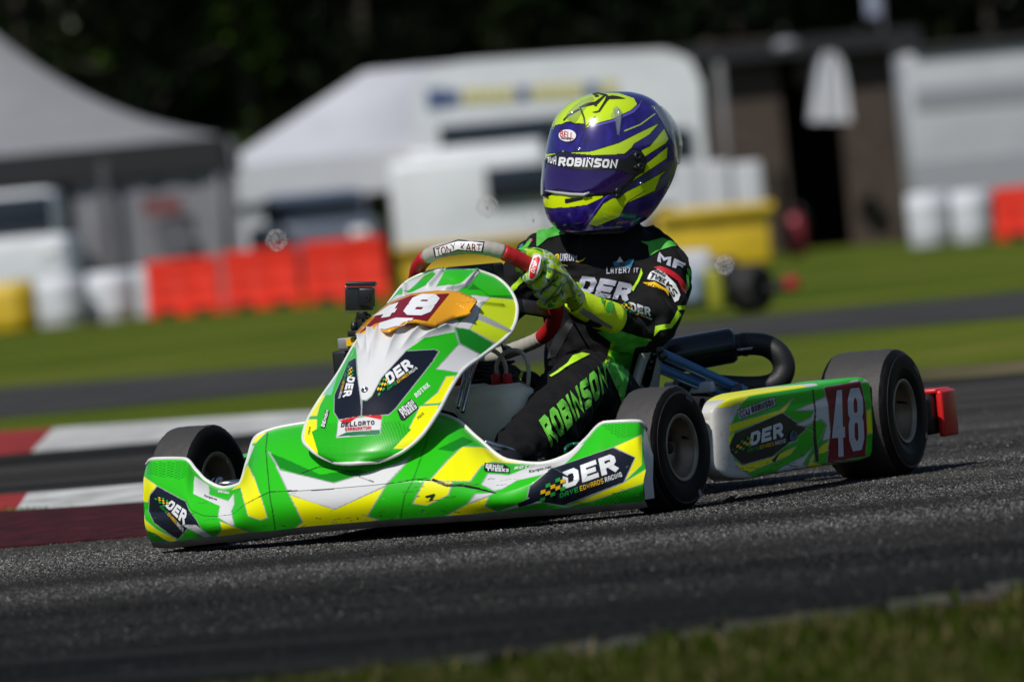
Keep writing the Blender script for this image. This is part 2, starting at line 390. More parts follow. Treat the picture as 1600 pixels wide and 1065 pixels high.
# ---------------------------------------------------------------- front fairing
fy = lambda q: -1.37+.2*(min(abs(q[0]), .6)/.56)**2.2
st = [  # bottom, ridge, top, y of the top edge
 ((235,845),(226,795),(229,726),-1.13), ((262,846),(250,800),(240,718),-1.16), ((298,842),(288,795),(288,718),-1.165), ((322,839),(306,803),(305,735),-1.17),
 ((345,837),(333,807),(322,752),-1.175), ((365,835),(360,803),(350,763),-1.18), ((395,831),(385,784),(373,757),-1.19), ((430,828),(412,770),(386,722),-1.20),
 ((480,822),(460,767),(400,683),-1.19), ((540,817),(520,763),(445,667),-1.17), ((600,812),(580,758),(520,657),-1.15), ((660,808),(640,751),(610,650),-1.14), ((720,804),(690,752),(680,648),-1.14),
 ((770,801),(740,762),(712,657),-1.15), ((815,797),(785,768),(745,685),-1.17), ((850,795),(828,755),(793,720),-1.18), ((880,793),(862,733),(845,725),-1.18), ((905,791),(893,745),(888,711),-1.175),
 ((930,789),(920,735),(914,688),-1.17), ((960,787),(955,735),(945,661),-1.16), ((985,785),(985,735),(985,659),-1.15), ((1001,783),(1002,735),(999,660),-1.14), ((1008,780),(1009,735),(1007,668),-1.125)]
Bq = np.array([onf(*s[0], fy) for s in st]); Rq = np.array([onf(*s[1], lambda q: fy(q)-.012) for s in st]); Tq = np.array([Y(*s[2], s[3]) for s in st])
NU = 640
B_, R_, T_ = pchip(Bq, NU), pchip(Rq, NU), pchip(Tq, NU)
xs = np.abs(R_[:, 0]); hump = np.clip((.33-xs)/.12, 0, 1)
rows = []
for v in np.linspace(0, 1, 64): 
    P = B_*(1-v)+R_*v; P = P.copy(); P[:, 1] -= .012*math.sin(math.pi*v); rows.append(P)
for v in np.linspace(0, 1, 130)[1:]:
    P = R_*(1-v)+T_*v; P = P.copy(); P[:, 2] += (.004+.016*hump)*math.sin(math.pi*v); P[:, 1] -= .012*math.sin(math.pi*v)*(1-hump); rows.append(P)
FG = np.array(rows)
for _ in range(3):                                 # soften the ridge like moulded plastic
    FG[1:-1] = .25*FG[:-2]+.5*FG[1:-1]+.25*FG[2:]
fp = Panel(FG, GR)
E = SV
fp.poly(c1((105,520),(330,515),(335,600),(310,620),(110,590)), GR, dots=(GR2, .9))
fp.poly(c1((90,600),(125,625),(168,655),(128,700),(115,750),(85,745)), YL, E)
fp.poly(c1((80,760),(100,850),(165,905),(280,962),(270,985),(120,930),(85,860)), YL, E)
fp.poly(c1((80,900),(160,930),(240,985),(80,1000)), GR2)
fp.poly(c1((168,656),(330,745),(350,795),(392,850),(432,925),(350,890),(290,962),(250,942),(150,868),(118,800),(125,710)), NV, E)
fp.poly(c1((378,596),(466,655),(468,706),(575,742),(606,700),(610,760),(590,805),(612,885),(575,872),(515,835),(528,772),(375,702)), WH, E)
fp.poly(c1((345,560),(385,575),(372,700),(525,770),(515,830),(420,825),(345,760)), GR)
fp.poly(c1((310,880),(390,880),(480,945),(440,950)), WH, E)
fp.poly(c1((525,858),(700,922),(505,950),(540,900)), YL, E)
fp.poly(c1((686,533),(730,620),(803,838),(760,853),(688,828),(650,690),(640,640)), YL, E)
fp.poly(c1((640,432),(725,425),(684,532),(645,520)), WH)
fp.poly(c1((655,425),(690,362),(800,342),(735,410),(700,420)), YL, E)
fp.line(c1((805,460),(870,570),(930,710),(1000,860)), E, 1.6)
fp.poly(c1((820,470),(850,545),(1000,600),(1180,640),(1400,590),(1330,560),(1100,590),(900,500)), GR2)
W2 = c1((815,465),(870,565),(1180,640),(1542,530),(1600,500))+c3((125,285),(100,325),(0,430))+c1((1475,655),(1185,790),(925,705))
fp.poly(W2, WH, E)
fp.poly(c1((925,705),(1185,790),(1475,660),(1372,832),(1440,850),(1300,880),(950,905),(1002,862)), YL, E)
fp.poly(c3((375,238),(470,240),(700,322),(520,312),(470,330),(415,405),(215,405),(300,310)), YL, E)
fp.poly(c3((255,250),(380,190),(430,215),(330,262)), GR2)
fp.poly(c3((195,402),(330,405),(310,470),(205,522),(138,512)), YL, E)
fp.poly(c3((440,466),(540,458),(400,515)), WH, E)
fp.poly(c3((505,478),(484,526),(545,548),(280,580),(395,517)), YL, E)
fp.poly(c3((500,368),(600,375),(700,335),(830,290),(962,222),(935,258),(860,330),(760,372),(640,400),(570,440),(530,450),(468,420)), WH, E)
fp.poly(c3((640,515),(705,480),(760,505),(545,552)), WH, E)
fp.poly(c3((700,428),(800,345),(1100,242),(1207,290),(1152,410),(860,523),(762,505),(688,482)), NV, E)
fp.poly(c3((640,512),(700,485),(790,460),(800,480),(700,515),(650,530)), NV)
fp.poly(c3((1105,240),(1240,180),(1240,325),(1157,405),(1209,290)), YL, E)
fp.poly(c3((870,530),(1150,412),(1260,345),(1262,410),(1000,500)), YL, E)
fp.poly(c3((1030,125),(1240,105),(1240,180),(1130,200)), GR, dots=(GR2, .9))
fp.poly(c3((1100,465),(1260,420),(1260,510),(1000,520)), GR, dots=(GR2, .9))
DK = (.015, .03, .012)
fp.line([(339,806),(363,803),(385,786),(421,768),(500,765),(620,754),(649,748),(678,751),(730,760),(775,769)], DK, 1.5)
fp.line([(290,781),(300,797),(317,805),(339,806)], DK, 2)
fp.line(c1((800,350),(790,450),(812,690),(845,905)), DK, 1.5)
fp.line(c3((240,60),(200,230),(140,400),(100,470),(80,580)), GR2, 1.6)
fp.line(c1((990,585),(1100,545),(1290,575),(1340,610),(1405,632)), DK, 1.3)
fp.line(c3((240,400),(300,425),(380,425),(450,440),(530,460)), (.01,.01,.01), 5)
fp.line(c3((205,480),(240,470),(225,495)), DK, 4)
for _ in range(70):                                # rub marks and stone chips low on the nose
    x = random.uniform(235, 1000); y = 842-.08*(x-235)-random.expovariate(1/16.)
    fp.line([(x, y), (x+random.uniform(-9, 9), y+random.uniform(-3, 3))], random.choice([DK, (.05,.06,.03), (.3,.32,.25)]), random.uniform(.5, 1.5))
for _ in range(26):                                # rubber scuffs dragged along the bumper face
    x = random.choice([random.uniform(240, 330), random.uniform(430, 760), random.uniform(640, 990)]); y = 822-.085*(x-235)+random.uniform(-40, 14); L_ = random.uniform(10, 34)
    fp.line([(x, y), (x+L_*.5, y-L_*.05+random.uniform(-2, 2)), (x+L_, y-L_*.1)], random.choice([(.03,.05,.02), (.12,.16,.05), (.05,.05,.045)]), random.uniform(.5, 1.1))
fair = fp.build('front_fairing', MT['paint'], kart)
fb = fp.bvh()
m = MB()                                           # rolled edges and the scuffed lip
m.tube(T_[::5]+np.array([0, .003, .001]), .0046, 8); m.build('edge_trim', MT['white'], fair)
m = MB(); N = len(B_[::4]); B4 = B_[::4]
V = [b for b in B4]+[b+np.array([0, .012, -.014]) for b in B4]+[b+np.array([0, .05, -.012]) for b in B4]
m.add(V, [(i, i+1, N+i+1, N+i) for i in range(N-1)]+[(N+i, N+i+1, 2*N+i+1, 2*N+i) for i in range(N-1)])
for r_ in ((0, 40), ):
    pass
m.build('lower_lip', MT['scuff'], fair)
m = MB()                                           # inner skin behind the printed face
Tb = T_[::6]; V = []; 
for b in Tb: V += [b, b+np.array([0, .022, -.012]), b+np.array([0, .03, -.09])]
m.add(V, [(3*i+k, 3*i+3+k, 3*i+4+k, 3*i+1+k) for i in range(len(Tb)-1) for k in range(2)])
for e in (0, -1):                                  # closed wing ends
    ring = [B_[e], FG[40, e], FG[90, e], FG[150, e], T_[e]]; V = ring+[r+np.array([0, .05, 0]) for r in ring]
    m.add(V, [(i, i+1, 6+i, 5+i) for i in range(4)])
m.build('inner_skin', MT['white'], fair)
team_logo(fair, fb, c1((140,725),(320,920),(345,800),(215,710)), name='team_logo')
team_logo(fair, fb, c3((740,520),(1145,385),(1110,265),(750,400)), name='team_logo')
stick('outlined_patch', [(c3((480,350),(484,316),(578,324),(606,342),(606,366),(490,360)), 0)], fb, MT['k'], fair, off=.0005)
for P_ in (words('DEMON', c3((488,342),(572,348),(572,328),(490,322)), .27)+words('TWEEKS', c3((494,356),(600,362),(600,346),(494,340)), .27), words('ROTAX', c3((625,350),(738,335),(742,322),(630,336)), .26), typeset('Kartpix.net', c3((700,370),(805,345),(803,328),(698,352)), 1)): stick('sponsor_lettering', P_, fb, None, fair, mats=[MT['w'], MT['k']])
for P_ in (typeset('Kartpix.net', c1((435,722),(510,745),(513,728),(440,705)), 1), words('DEMON', c1((515,695),(580,705),(582,692),(518,682)), .3)): stick('sponsor_lettering', P_, fb, None, fair, mats=[MT['w'], MT['k']])

# ---------------------------------------------------------------- front panel (number shield)
def ysym(L, R):
    lo, hi = -1.6, -.4
    for _ in range(40):
        mid = (lo+hi)/2; s_ = Y(*L, mid)[0]+Y(*R, mid)[0]
        if s_ > 0: lo = mid                        # x falls as y grows along a ray
        else: hi = mid
    return (lo+hi)/2
prow = [((520,722),(550,724),(590,721)), ((497,711),(551,714),(617,711)), ((484,701),(552,702),(636,700)), ((473,686),(556,680),(660,678)), ((480,657),(562,650),(685,641)), ((500,623),(572,609),(703,607)),
 ((528,583),(588,567),(723,578)), ((556,535),(606,527),(752,556)), ((585,502),(632,492),(795,521)), ((609,471),(655,462),(807,488)), ((632,443),(676,441),(800,460)), ((663,427),(692,427),(778,436)), ((688,421),(704,421),(742,421))]
Lr = []; Cr_ = []; Rr = []
for a, b, c in prow:
    yc = up(*b, 0, 0.)[1]; ye = ysym(a, c); ye = min(max(ye, yc+.02), yc+.16)
    Lr.append(Y(*a, ye)); Cr_.append(up(*b, 0, 0.)); Rr.append(Y(*c, ye))
NVp = 480; NUp = 340
Lr, Cr_, Rr = [crom(np.array(q), NVp) for q in (Lr, Cr_, Rr)]
u = np.linspace(-1, 1, NUp)[None, :, None]; au = np.abs(u)
# quadratic across the shield, slightly squarer at the shoulders
wl = np.where(u < 0, au, 0); wr = np.where(u > 0, au, 0)
PGx = Cr_[:, None, 0]*(1-au[..., 0])+np.where(u[..., 0] < 0, Lr[:, None, 0], Rr[:, None, 0])*au[..., 0]
e2 = au[..., 0]**2.1
PGy = Cr_[:, None, 1]*(1-e2)+np.where(u[..., 0] < 0, Lr[:, None, 1], Rr[:, None, 1])*e2
PGz = Cr_[:, None, 2]*(1-au[..., 0]**1.5)+np.where(u[..., 0] < 0, Lr[:, None, 2], Rr[:, None, 2])*au[..., 0]**1.5
PG = np.stack([PGx, PGy, PGz], -1)
pp = Panel(PG, GR)
# moulded ribs (scallops) raised in the white valley
def bulge(P, pts, h, rad, cusp=False):
    tt = np.zeros((P.nv, P.nu))
    T = P.trace(pts, False, 3); D = np.full((P.nv, P.nu), 9.)
    jj, ii = np.mgrid[0:P.nv, 0:P.nu]
    for k, (a, b) in enumerate(zip(T[:-1], T[1:])):
        ab = (b-a)*P.met; q = np.stack([ii-a[0], jj-a[1]], -1)*P.met; t = np.clip((q@ab)/(ab@ab+1e-12), 0, 1); dd = np.linalg.norm(q-t[..., None]*ab, axis=-1)
        tt = np.where(dd < D, (k+t)/(len(T)-1), tt); D = np.minimum(D, dd)
    P.P = P.P+P.N*(h*((1-tt**1.5)*np.exp(-(D/rad)**1.25) if cusp else np.exp(-(D/rad)**2)))[..., None]
P0 = pp.P.copy()
nsg = -1 if ((PG-CAMC)*pp.N).sum(-1).mean() > 0 else 1
pp.N = pp.N*nsg; pp.front[:] = True
c9 = cr(520, 420, 5.917)
for a in [((262,640),(255,700),(262,745)), ((345,575),(328,700),(318,785)), ((425,575),(380,740),(340,925)), ((640,520),(540,690),(470,860)), ((850,500),(720,620),(612,755)), ((1030,545),(880,600),(760,675))]:
    bulge(pp, c9(*a), .013, .0075, True)
for a in [((690,125),(620,200)),((840,130),(780,200),(700,215)),((515,195),(510,250))]: bulge(pp, c2(*a), .008, .0065)
for a in [((860,275),(950,285)),((740,300),(840,330),(990,410))]: bulge(pp, c2(*a), .006, .005)
E = SV; PY = (.60, .74, .01)
pp.poly(c2((310,330),(500,180),(680,120),(720,120),(650,230),(540,240),(430,300)), GR)
pp.poly(c2((500,190),(560,160),(660,120),(700,120),(655,200),(720,190),(750,215),(700,235),(440,270),(470,240),(505,235)), WH, E)
pp.poly(c2((600,150),(660,120),(645,175),(545,225),(510,235),(560,190)), GR, dots=(GR2, .8))
pp.poly(c2((725,215),(800,165),(845,130),(845,150),(800,200),(740,225)), WH, E)
pp.poly(c2((860,150),(980,200),(1015,260),(905,250),(860,215),(800,215)), GR2)
pp.poly(c2((780,120),(960,170),(1000,240),(900,240),(830,190),(840,130)), GR)
pp.poly(c2((905,250),(1040,262),(1040,350),(1010,425),(930,462),(810,397),(850,332),(862,290)), PY, E)
pp.poly(c2((820,238),(905,250),(862,290),(850,332),(810,397),(735,388),(800,335),(830,290),(790,285)), WH, E)
pp.poly(c2((845,335),(1000,405),(1000,420),(845,350)), SV, E)
pp.poly(c2((740,388),(810,397),(925,462),(865,518),(762,462)), GR2, E)
pp.poly(c2((655,582),(760,465),(855,512),(775,600),(690,585)), WH, E)
pp.poly(c2((545,690),(760,465),(745,450),(540,660)), GR)
pp.poly(c2((285,465),(300,700),(312,722),(332,722),(355,705),(400,620),(515,495),(600,440),(740,410),(735,390),(600,390)), WH)
pp.poly(c2((285,480),(270,440),(300,380),(400,330),(700,300),(760,360),(735,395),(600,440)), WH)
pp.poly(c2((285,525),(250,545),(185,700),(183,780),(205,815),(312,797),(306,715),(290,600)), NV, E)
pp.poly(c2((515,497),(650,490),(668,500),(640,545),(468,762),(435,792),(310,797),(313,723),(335,725),(357,706),(402,621)), NV, E)
pp.poly(c2((30,905),(40,850),(65,812),(105,812),(103,870),(128,990),(60,960)), YL, E)
pp.poly(c2((60,800),(110,715),(150,690),(118,750),(105,797)), YL, E)
pp.poly(c2((455,948),(530,852),(580,752),(668,745),(640,860),(540,950)), YL, E)
pp.poly(c2((598,742),(660,690),(700,615),(745,610),(700,720),(668,738)), YL, E)
pp.poly(c2((80,870),(150,830),(480,820),(540,860),(455,950),(430,1010),(120,1000)), GR, dots=(GR2, .8))
pp.poly(c2((130,700),(165,640),(200,560),(215,560),(170,700)), (.25,.6,.4))
pp.poly(c2((203,815),(405,793),(396,882),(194,898)), WH, E)
pp.poly(c2((207,818),(300,797),(240,838)), S(200,30,30)); pp.poly(c2((310,795),(405,793),(402,815)), S(200,30,30)); pp.poly(c2((197,892),(240,872),(395,860),(396,882)), S(20,110,70))
pp.line(c2((312,725),(308,795)), (.3,.3,.32), 1.5)
shield = pp.build('front_panel', MT['paint'], kart); pb = pp.bvh(1)
m = MB(); ring = np.vstack([pp.P[::6, 0], pp.P[::6, -1][::-1], pp.P[0, ::-8]]); m.tube(ring+np.array([0, .003, 0]), .0042, 8, closed=True); m.build('edge_trim', MT['white'], shield)
m = MB(); bk = pp.P[::6, ::6]+np.array([0, .007, -.002]); m.add(bk.reshape(-1, 3), grid_faces(*bk.shape[:2]).tolist()); m.build('inner_skin', MT['white'], shield)
team_logo(shield, pb, c2((385,720),(570,585),(520,530),(375,640)), name='team_logo')
team_logo(shield, pb, c2((248,560),(205,720),(265,705),(290,585)), name='team_logo')
for q_ in (((492,818),(474,772),(540,716),(562,740),(574,762),(508,820)), ((122,852),(128,838),(144,768),(164,775),(158,800),(142,856))): stick('outlined_patch', [(c2(*q_), 0)], pb, MT['k'], shield, off=.0005)
for P_ in (words('ROTAX', c2((565,715),(628,660),(612,645),(552,698)), .24), words('DEMON', c2((497,790),(558,742),(541,721),(481,769)), .26)+words('TWEEKS', c2((506,811),(568,760),(558,745),(497,791)), .26), words('DEMON', c2((140,850),(160,775),(148,770),(125,845)), .26),
      words('DELLORTO', c2((215,850),(370,838),(370,818),(218,828)), .24, mi=2)+words('CARBURATORI', c2((235,868),(355,860),(355,844),(235,852)), .24, mi=1), words('MINI', c2((572,815),(600,790),(592,780),(566,803)), .2, mi=2), words('MINI', c2((70,885),(78,850),(70,848),(62,880)), .2, mi=2)):
    stick('sponsor_lettering', P_, pb, None, shield, mats=[MT['w'], MT['r'], MT['navy']])
m = MB(); q = Vector(Y(570, 609, -1.29)); h = pb.ray_cast(Vector(CAMC), (q-Vector(CAMC)).normalized()); hp = np.array(h[0]); hn = np.array(h[1]); hn = hn if hn@(CAMC-hp) > 0 else -hn
m.lathe([(.0075, -.002), (.0075, .002), (.0055, .0035), (.003, .002), (.003, .0005), (0, .0005)], hp, hn, 20); m.build('screw', MT['steel'], shield)
# the raised number plate: a skin over the shield with its own thickness
pl_out = c2((300,440),(285,425),(325,375),(385,325),(450,275),(540,240),(660,225),(755,228),(835,262),(845,272),(740,285),(810,322),(815,330),(735,350),(650,390),(610,380),(560,368),(520,370),(440,415),(415,412),(390,398),(345,408))
bm = bmesh.new(); f = bm.faces.new([bm.verts.new((x, y, 0)) for x, y in pl_out]); bmesh.ops.triangulate(bm, faces=[f])
for _ in range(6):
    e = [e for e in bm.edges if e.calc_length() > 7]
    if not e: break
    bmesh.ops.subdivide_edges(bm, edges=e, cuts=1); bmesh.ops.triangulate(bm, faces=[f for f in bm.faces if len(f.verts) > 3])
bx = np.array([(v.co.x-680, v.co.y-490) for v in bm.verts])/60.; yy = []
for v in bm.verts:
    i, j = pp.uv(v.co.x, v.co.y); yy.append(P0[int(min(max(j, 0), pp.nv-1)), int(min(max(i, 0), pp.nu-1)), 1])
Aq = np.stack([np.ones(len(bx)), bx[:, 0], bx[:, 1], bx[:, 0]**2, bx[:, 0]*bx[:, 1], bx[:, 1]**2, bx[:, 0]**3, bx[:, 0]**2*bx[:, 1]], -1); cf, *_ = np.linalg.lstsq(Aq, np.array(yy), rcond=None); ys = Aq@cf
for k, v in enumerate(list(bm.verts)):
    px, py = v.co.x, v.co.y; v.co = Y(px, py, ys[k])-ray(px, py)/FPX*.020
bm.normal_update(); me = bpy.data.meshes.new('number_plate')
for f in bm.faces:
    f.smooth = True
    if f.normal.dot(f.calc_center_median()-Vector(CAMC)) > 0: f.normal_flip()
bm.to_mesh(me); bm.free(); me.materials.append(mat('plate_orange', S(240, 165, 20), .3, coat=.3))
plate = bpy.data.objects.new('number_plate', me); col.objects.link(plate); plate.parent = shield
sm = plate.modifiers.new('s', 'SOLIDIFY'); sm.thickness = .004; sm.offset = 1
bpy.context.view_layer.update(); dg = bpy.context.evaluated_depsgraph_get()
me2 = bpy.data.meshes.new_from_object(plate.evaluated_get(dg)); plate.modifiers.clear(); plate.data = me2
plb = bvh_of([plate])
stick('number_field', [(c2((300,418),(385,330),(450,278),(540,243),(715,233),(612,360),(560,352),(470,345),(370,372)), 0), (c2((395,370),(470,346),(550,348),(535,372),(470,385),(420,400),(385,395)), 1)], plb, None, plate, mats=[MT['maroon'], MT['w']], off=.001)
stick('race_number', words('4', c2((360,352),(455,338),(495,272),(405,300)), .30)+words('8', c2((492,335),(615,338),(682,240),(560,238)), .27), plb, MT['w'], plate, off=.0022)

# ---------------------------------------------------------------- side pods
def pod(sgn, painted):
    po = np.array([.60, -.86, 0]); pn = np.array([1, -.065, 0.]); pn /= np.linalg.norm(pn)
    top = [(1108,655),(1112,645),(1120,634),(1135,625),(1171,615),(1245,603),(1300,595),(1348,588),(1358,591)]
    bot = [(1110,702),(1115,721),(1125,736),(1142,746),(1171,748),(1217,740),(1290,728),(1350,719),(1362,714)]
    n = 470; tp = pchip(np.array(top, float), n); bp_ = pchip(np.array(bot, float), n)
    def hit(q): f = min(max((1150-q[0])/46., 0), 1); return plane_hit(q[0], q[1], po-np.array([.040*(1-math.sqrt(1-min(f, .999)**2)), 0, 0]), pn)
    A = np.array([hit(q) for q in tp]); Bt = np.array([hit(q) for q in bp_]); cur = 0
    rows = []
    prof = [(-.12, 1.0, .0), (-.02, 1.0, -.002), (-.006, .985, -.002), (0, .93, 0), (.002, .8, 0), (.004, .68, 0), (.0045, .56, 0), (.0045, .44, 0), (.004, .32, 0), (.002, .2, 0), (0, .07, 0), (-.008, .01, 0), (-.03, -.0, 0), (-.12, -.0, 0)]
    pk = pchip(np.array(prof), 230)
    for dx, v, _ in pk:
        P = Bt*(1-v)+A*v; P = P.copy(); P[:, 0] += cur+dx*(.12+.88*np.clip((tp[:, 0]-1104)/110, 0, 1)); rows.append(P)
    Gd = np.array(rows)[::-1]
    pan = Panel(Gd, (.55, .54, .50)); pan.front[:] = True
    if painted:
        x0 = 8; liv = c8((335,325),(600,285),(995,232),(1030,262),(1045,700),(1000,726),(800,740),(600,775),(400,803),(330,802),(282,782),(236,702),(215,600),(225,520),(262,440),(300,380))
        pan.poly(liv, GR, SV); E = SV; PY2 = YL; PW = WH
        pan.poly(c8((140,428),(200,372),(330,328),(600,285),(560,300),(340,345),(290,400),(230,420)), YL, E)
        pan.poly(c8((600,284),(980,230),(990,245),(760,300),(520,330),(420,340)), GR)
        pan.poly(c8((720,262),(800,250),(780,262),(700,275)), WH)
        pan.poly(c8((216,520),(500,440),(540,405),(578,372),(545,425),(520,460),(224,565),(214,600)), PY2, E)
        pan.poly(c8((212,640),(245,570),(238,562),(214,590)), PY2)
        pan.poly(c8((217,640),(248,568),(520,452),(602,510),(672,498),(645,555),(560,622),(460,702),(290,750),(225,682)), NV, E)
        pan.poly(c8((238,718),(290,752),(460,703),(600,642),(562,692),(330,792),(285,782)), PY2, E)
        pan.poly(c8((560,640),(500,690),(475,735),(455,725),(490,690)), NV)
        pan.poly(c8((590,440),(700,395),(712,385),(768,358),(792,500),(792,600),(745,612),(772,520),(740,488),(690,510),(640,530),(600,520),(680,478),(700,440)), PW, E)
        pan.poly(c8((645,540),(735,490),(770,522),(700,660),(690,560)), GR, E)
        pan.poly(c8((728,650),(795,600),(792,665),(722,692)), PY2, E)
        pan.poly(c8((480,785),(520,760),(640,700),(698,640),(620,765)), PW, E)
        pan.poly(c8((655,760),(692,690),(703,690),(682,752)), PY2, E)
        pan.poly(c8((752,308),(962,272),(990,400),(1000,560),(988,702),(770,735),(790,560),(776,400)), S(120,10,35), E)
        pan.poly(c8((996,440),(1020,430),(1030,570),(1000,576)), PY2, E)
        pan.poly(c8((262,440),(472,362),(482,412),(272,492)), PW, (.05,.05,.1))
        pan.poly(c8((268,446),(315,428),(318,468),(274,485)), (.02,.03,.18)); pan.line(c8((270,448),(317,466)), WH, 1.6); pan.line(c8((273,482),(315,430)), WH, 1.6); pan.line(c8((292,440),(296,475)), WH, 2.4); pan.line(c8((270,466),(317,448)), WH, 2.4)
        pan.line(c8((292,440),(296,475)), S(190,20,35), 1.2); pan.line(c8((270,466),(317,448)), S(190,20,35), 1.2)
        pan.line(c8((690,320),(705,440),(700,560),(712,715)), (.01,.012,.01), 3); pan.line(c8((700,500),(702,600),(716,725)), (.01,.012,.01), 5)
        for _ in range(60):
            x = random.uniform(1125, 1355); y = 745-.13*(x-1140)+random.uniform(-22, 4)
            pan.line([(x, y), (x+random.uniform(-8, 8), y+random.uniform(-2, 2))], (.09,.08,.06), random.uniform(.6, 1.4))
        for _ in range(60):
            x = random.uniform(1106, 1145); y = random.uniform(660, 748)
            pan.line([(x, y), (x+random.uniform(-5, 5), y+random.uniform(-5, 5))], (.33,.31,.26), random.uniform(.5, 1.2))
    else: pan.col[..., :3] = GR
    if painted:
        cpx = tp[:, 0][None]; inb = np.array([d_[0] for d_ in pk])[::-1]; vv = np.array([d_[1] for d_ in pk])[::-1]; topm = ((inb < -.003) & (vv > .9))[:, None] & (cpx > 1140)
        for lo_, hi_, c_ in ((1140, 1262, YL), (1262, 1280, WH), (1280, 1400, GR)): pan.col[..., :3][topm & (cpx >= lo_) & (cpx < hi_)] = c_
    if sgn < 0: pan.P = pan.P*np.array([-1, .9, .82])+np.array([.03, 0, 0])
    o = pan.build('side_pod', MT['paint'], kart, flip=sgn < 0)
    for e_ in (-1, 0): m = MB(); ring = pan.P[:, e_][::6]; m.add(list(ring)+[ring.mean(0)], [(i, (i+1) % len(ring), len(ring)) for i in range(len(ring))]); m.build('end_cap', MT['podwhite'], o)
    return o, pan
lp, lpan = pod(1, True); rp, _ = pod(-1, False)
lb = lpan.bvh()
team_logo(lp, lb, c8((232,700),(530,625),(520,500),(262,590)))
stick('race_number', words('4', c8((800,690),(872,682),(862,322),(798,330)), .17, wd=.42)+words('8', c8((898,675),(984,660),(970,308),(884,318)), .16, wd=.42), lb, MT['wl'], lp)
stick('sponsor_lettering', words('J', c8((317,468),(334,462),(328,426),(312,432)), .26, mi=1)+words('ROBINSON', c8((344,455),(472,410),(462,372),(338,418)), .26, mi=1)+words('LAYER7IT', c8((548,636),(606,612),(604,600),(547,622)), .2, mi=0)
      +[(c8((555,575),(575,550),(597,572),(600,600),(575,618),(556,604)), 2), (c8((570,572),(580,560),(590,580),(578,592)), 3)], lb, None, lp, mats=[MT['w'], MT['navy'], mat('print_blue', (.03,.12,.18), .4), MT['navy']])

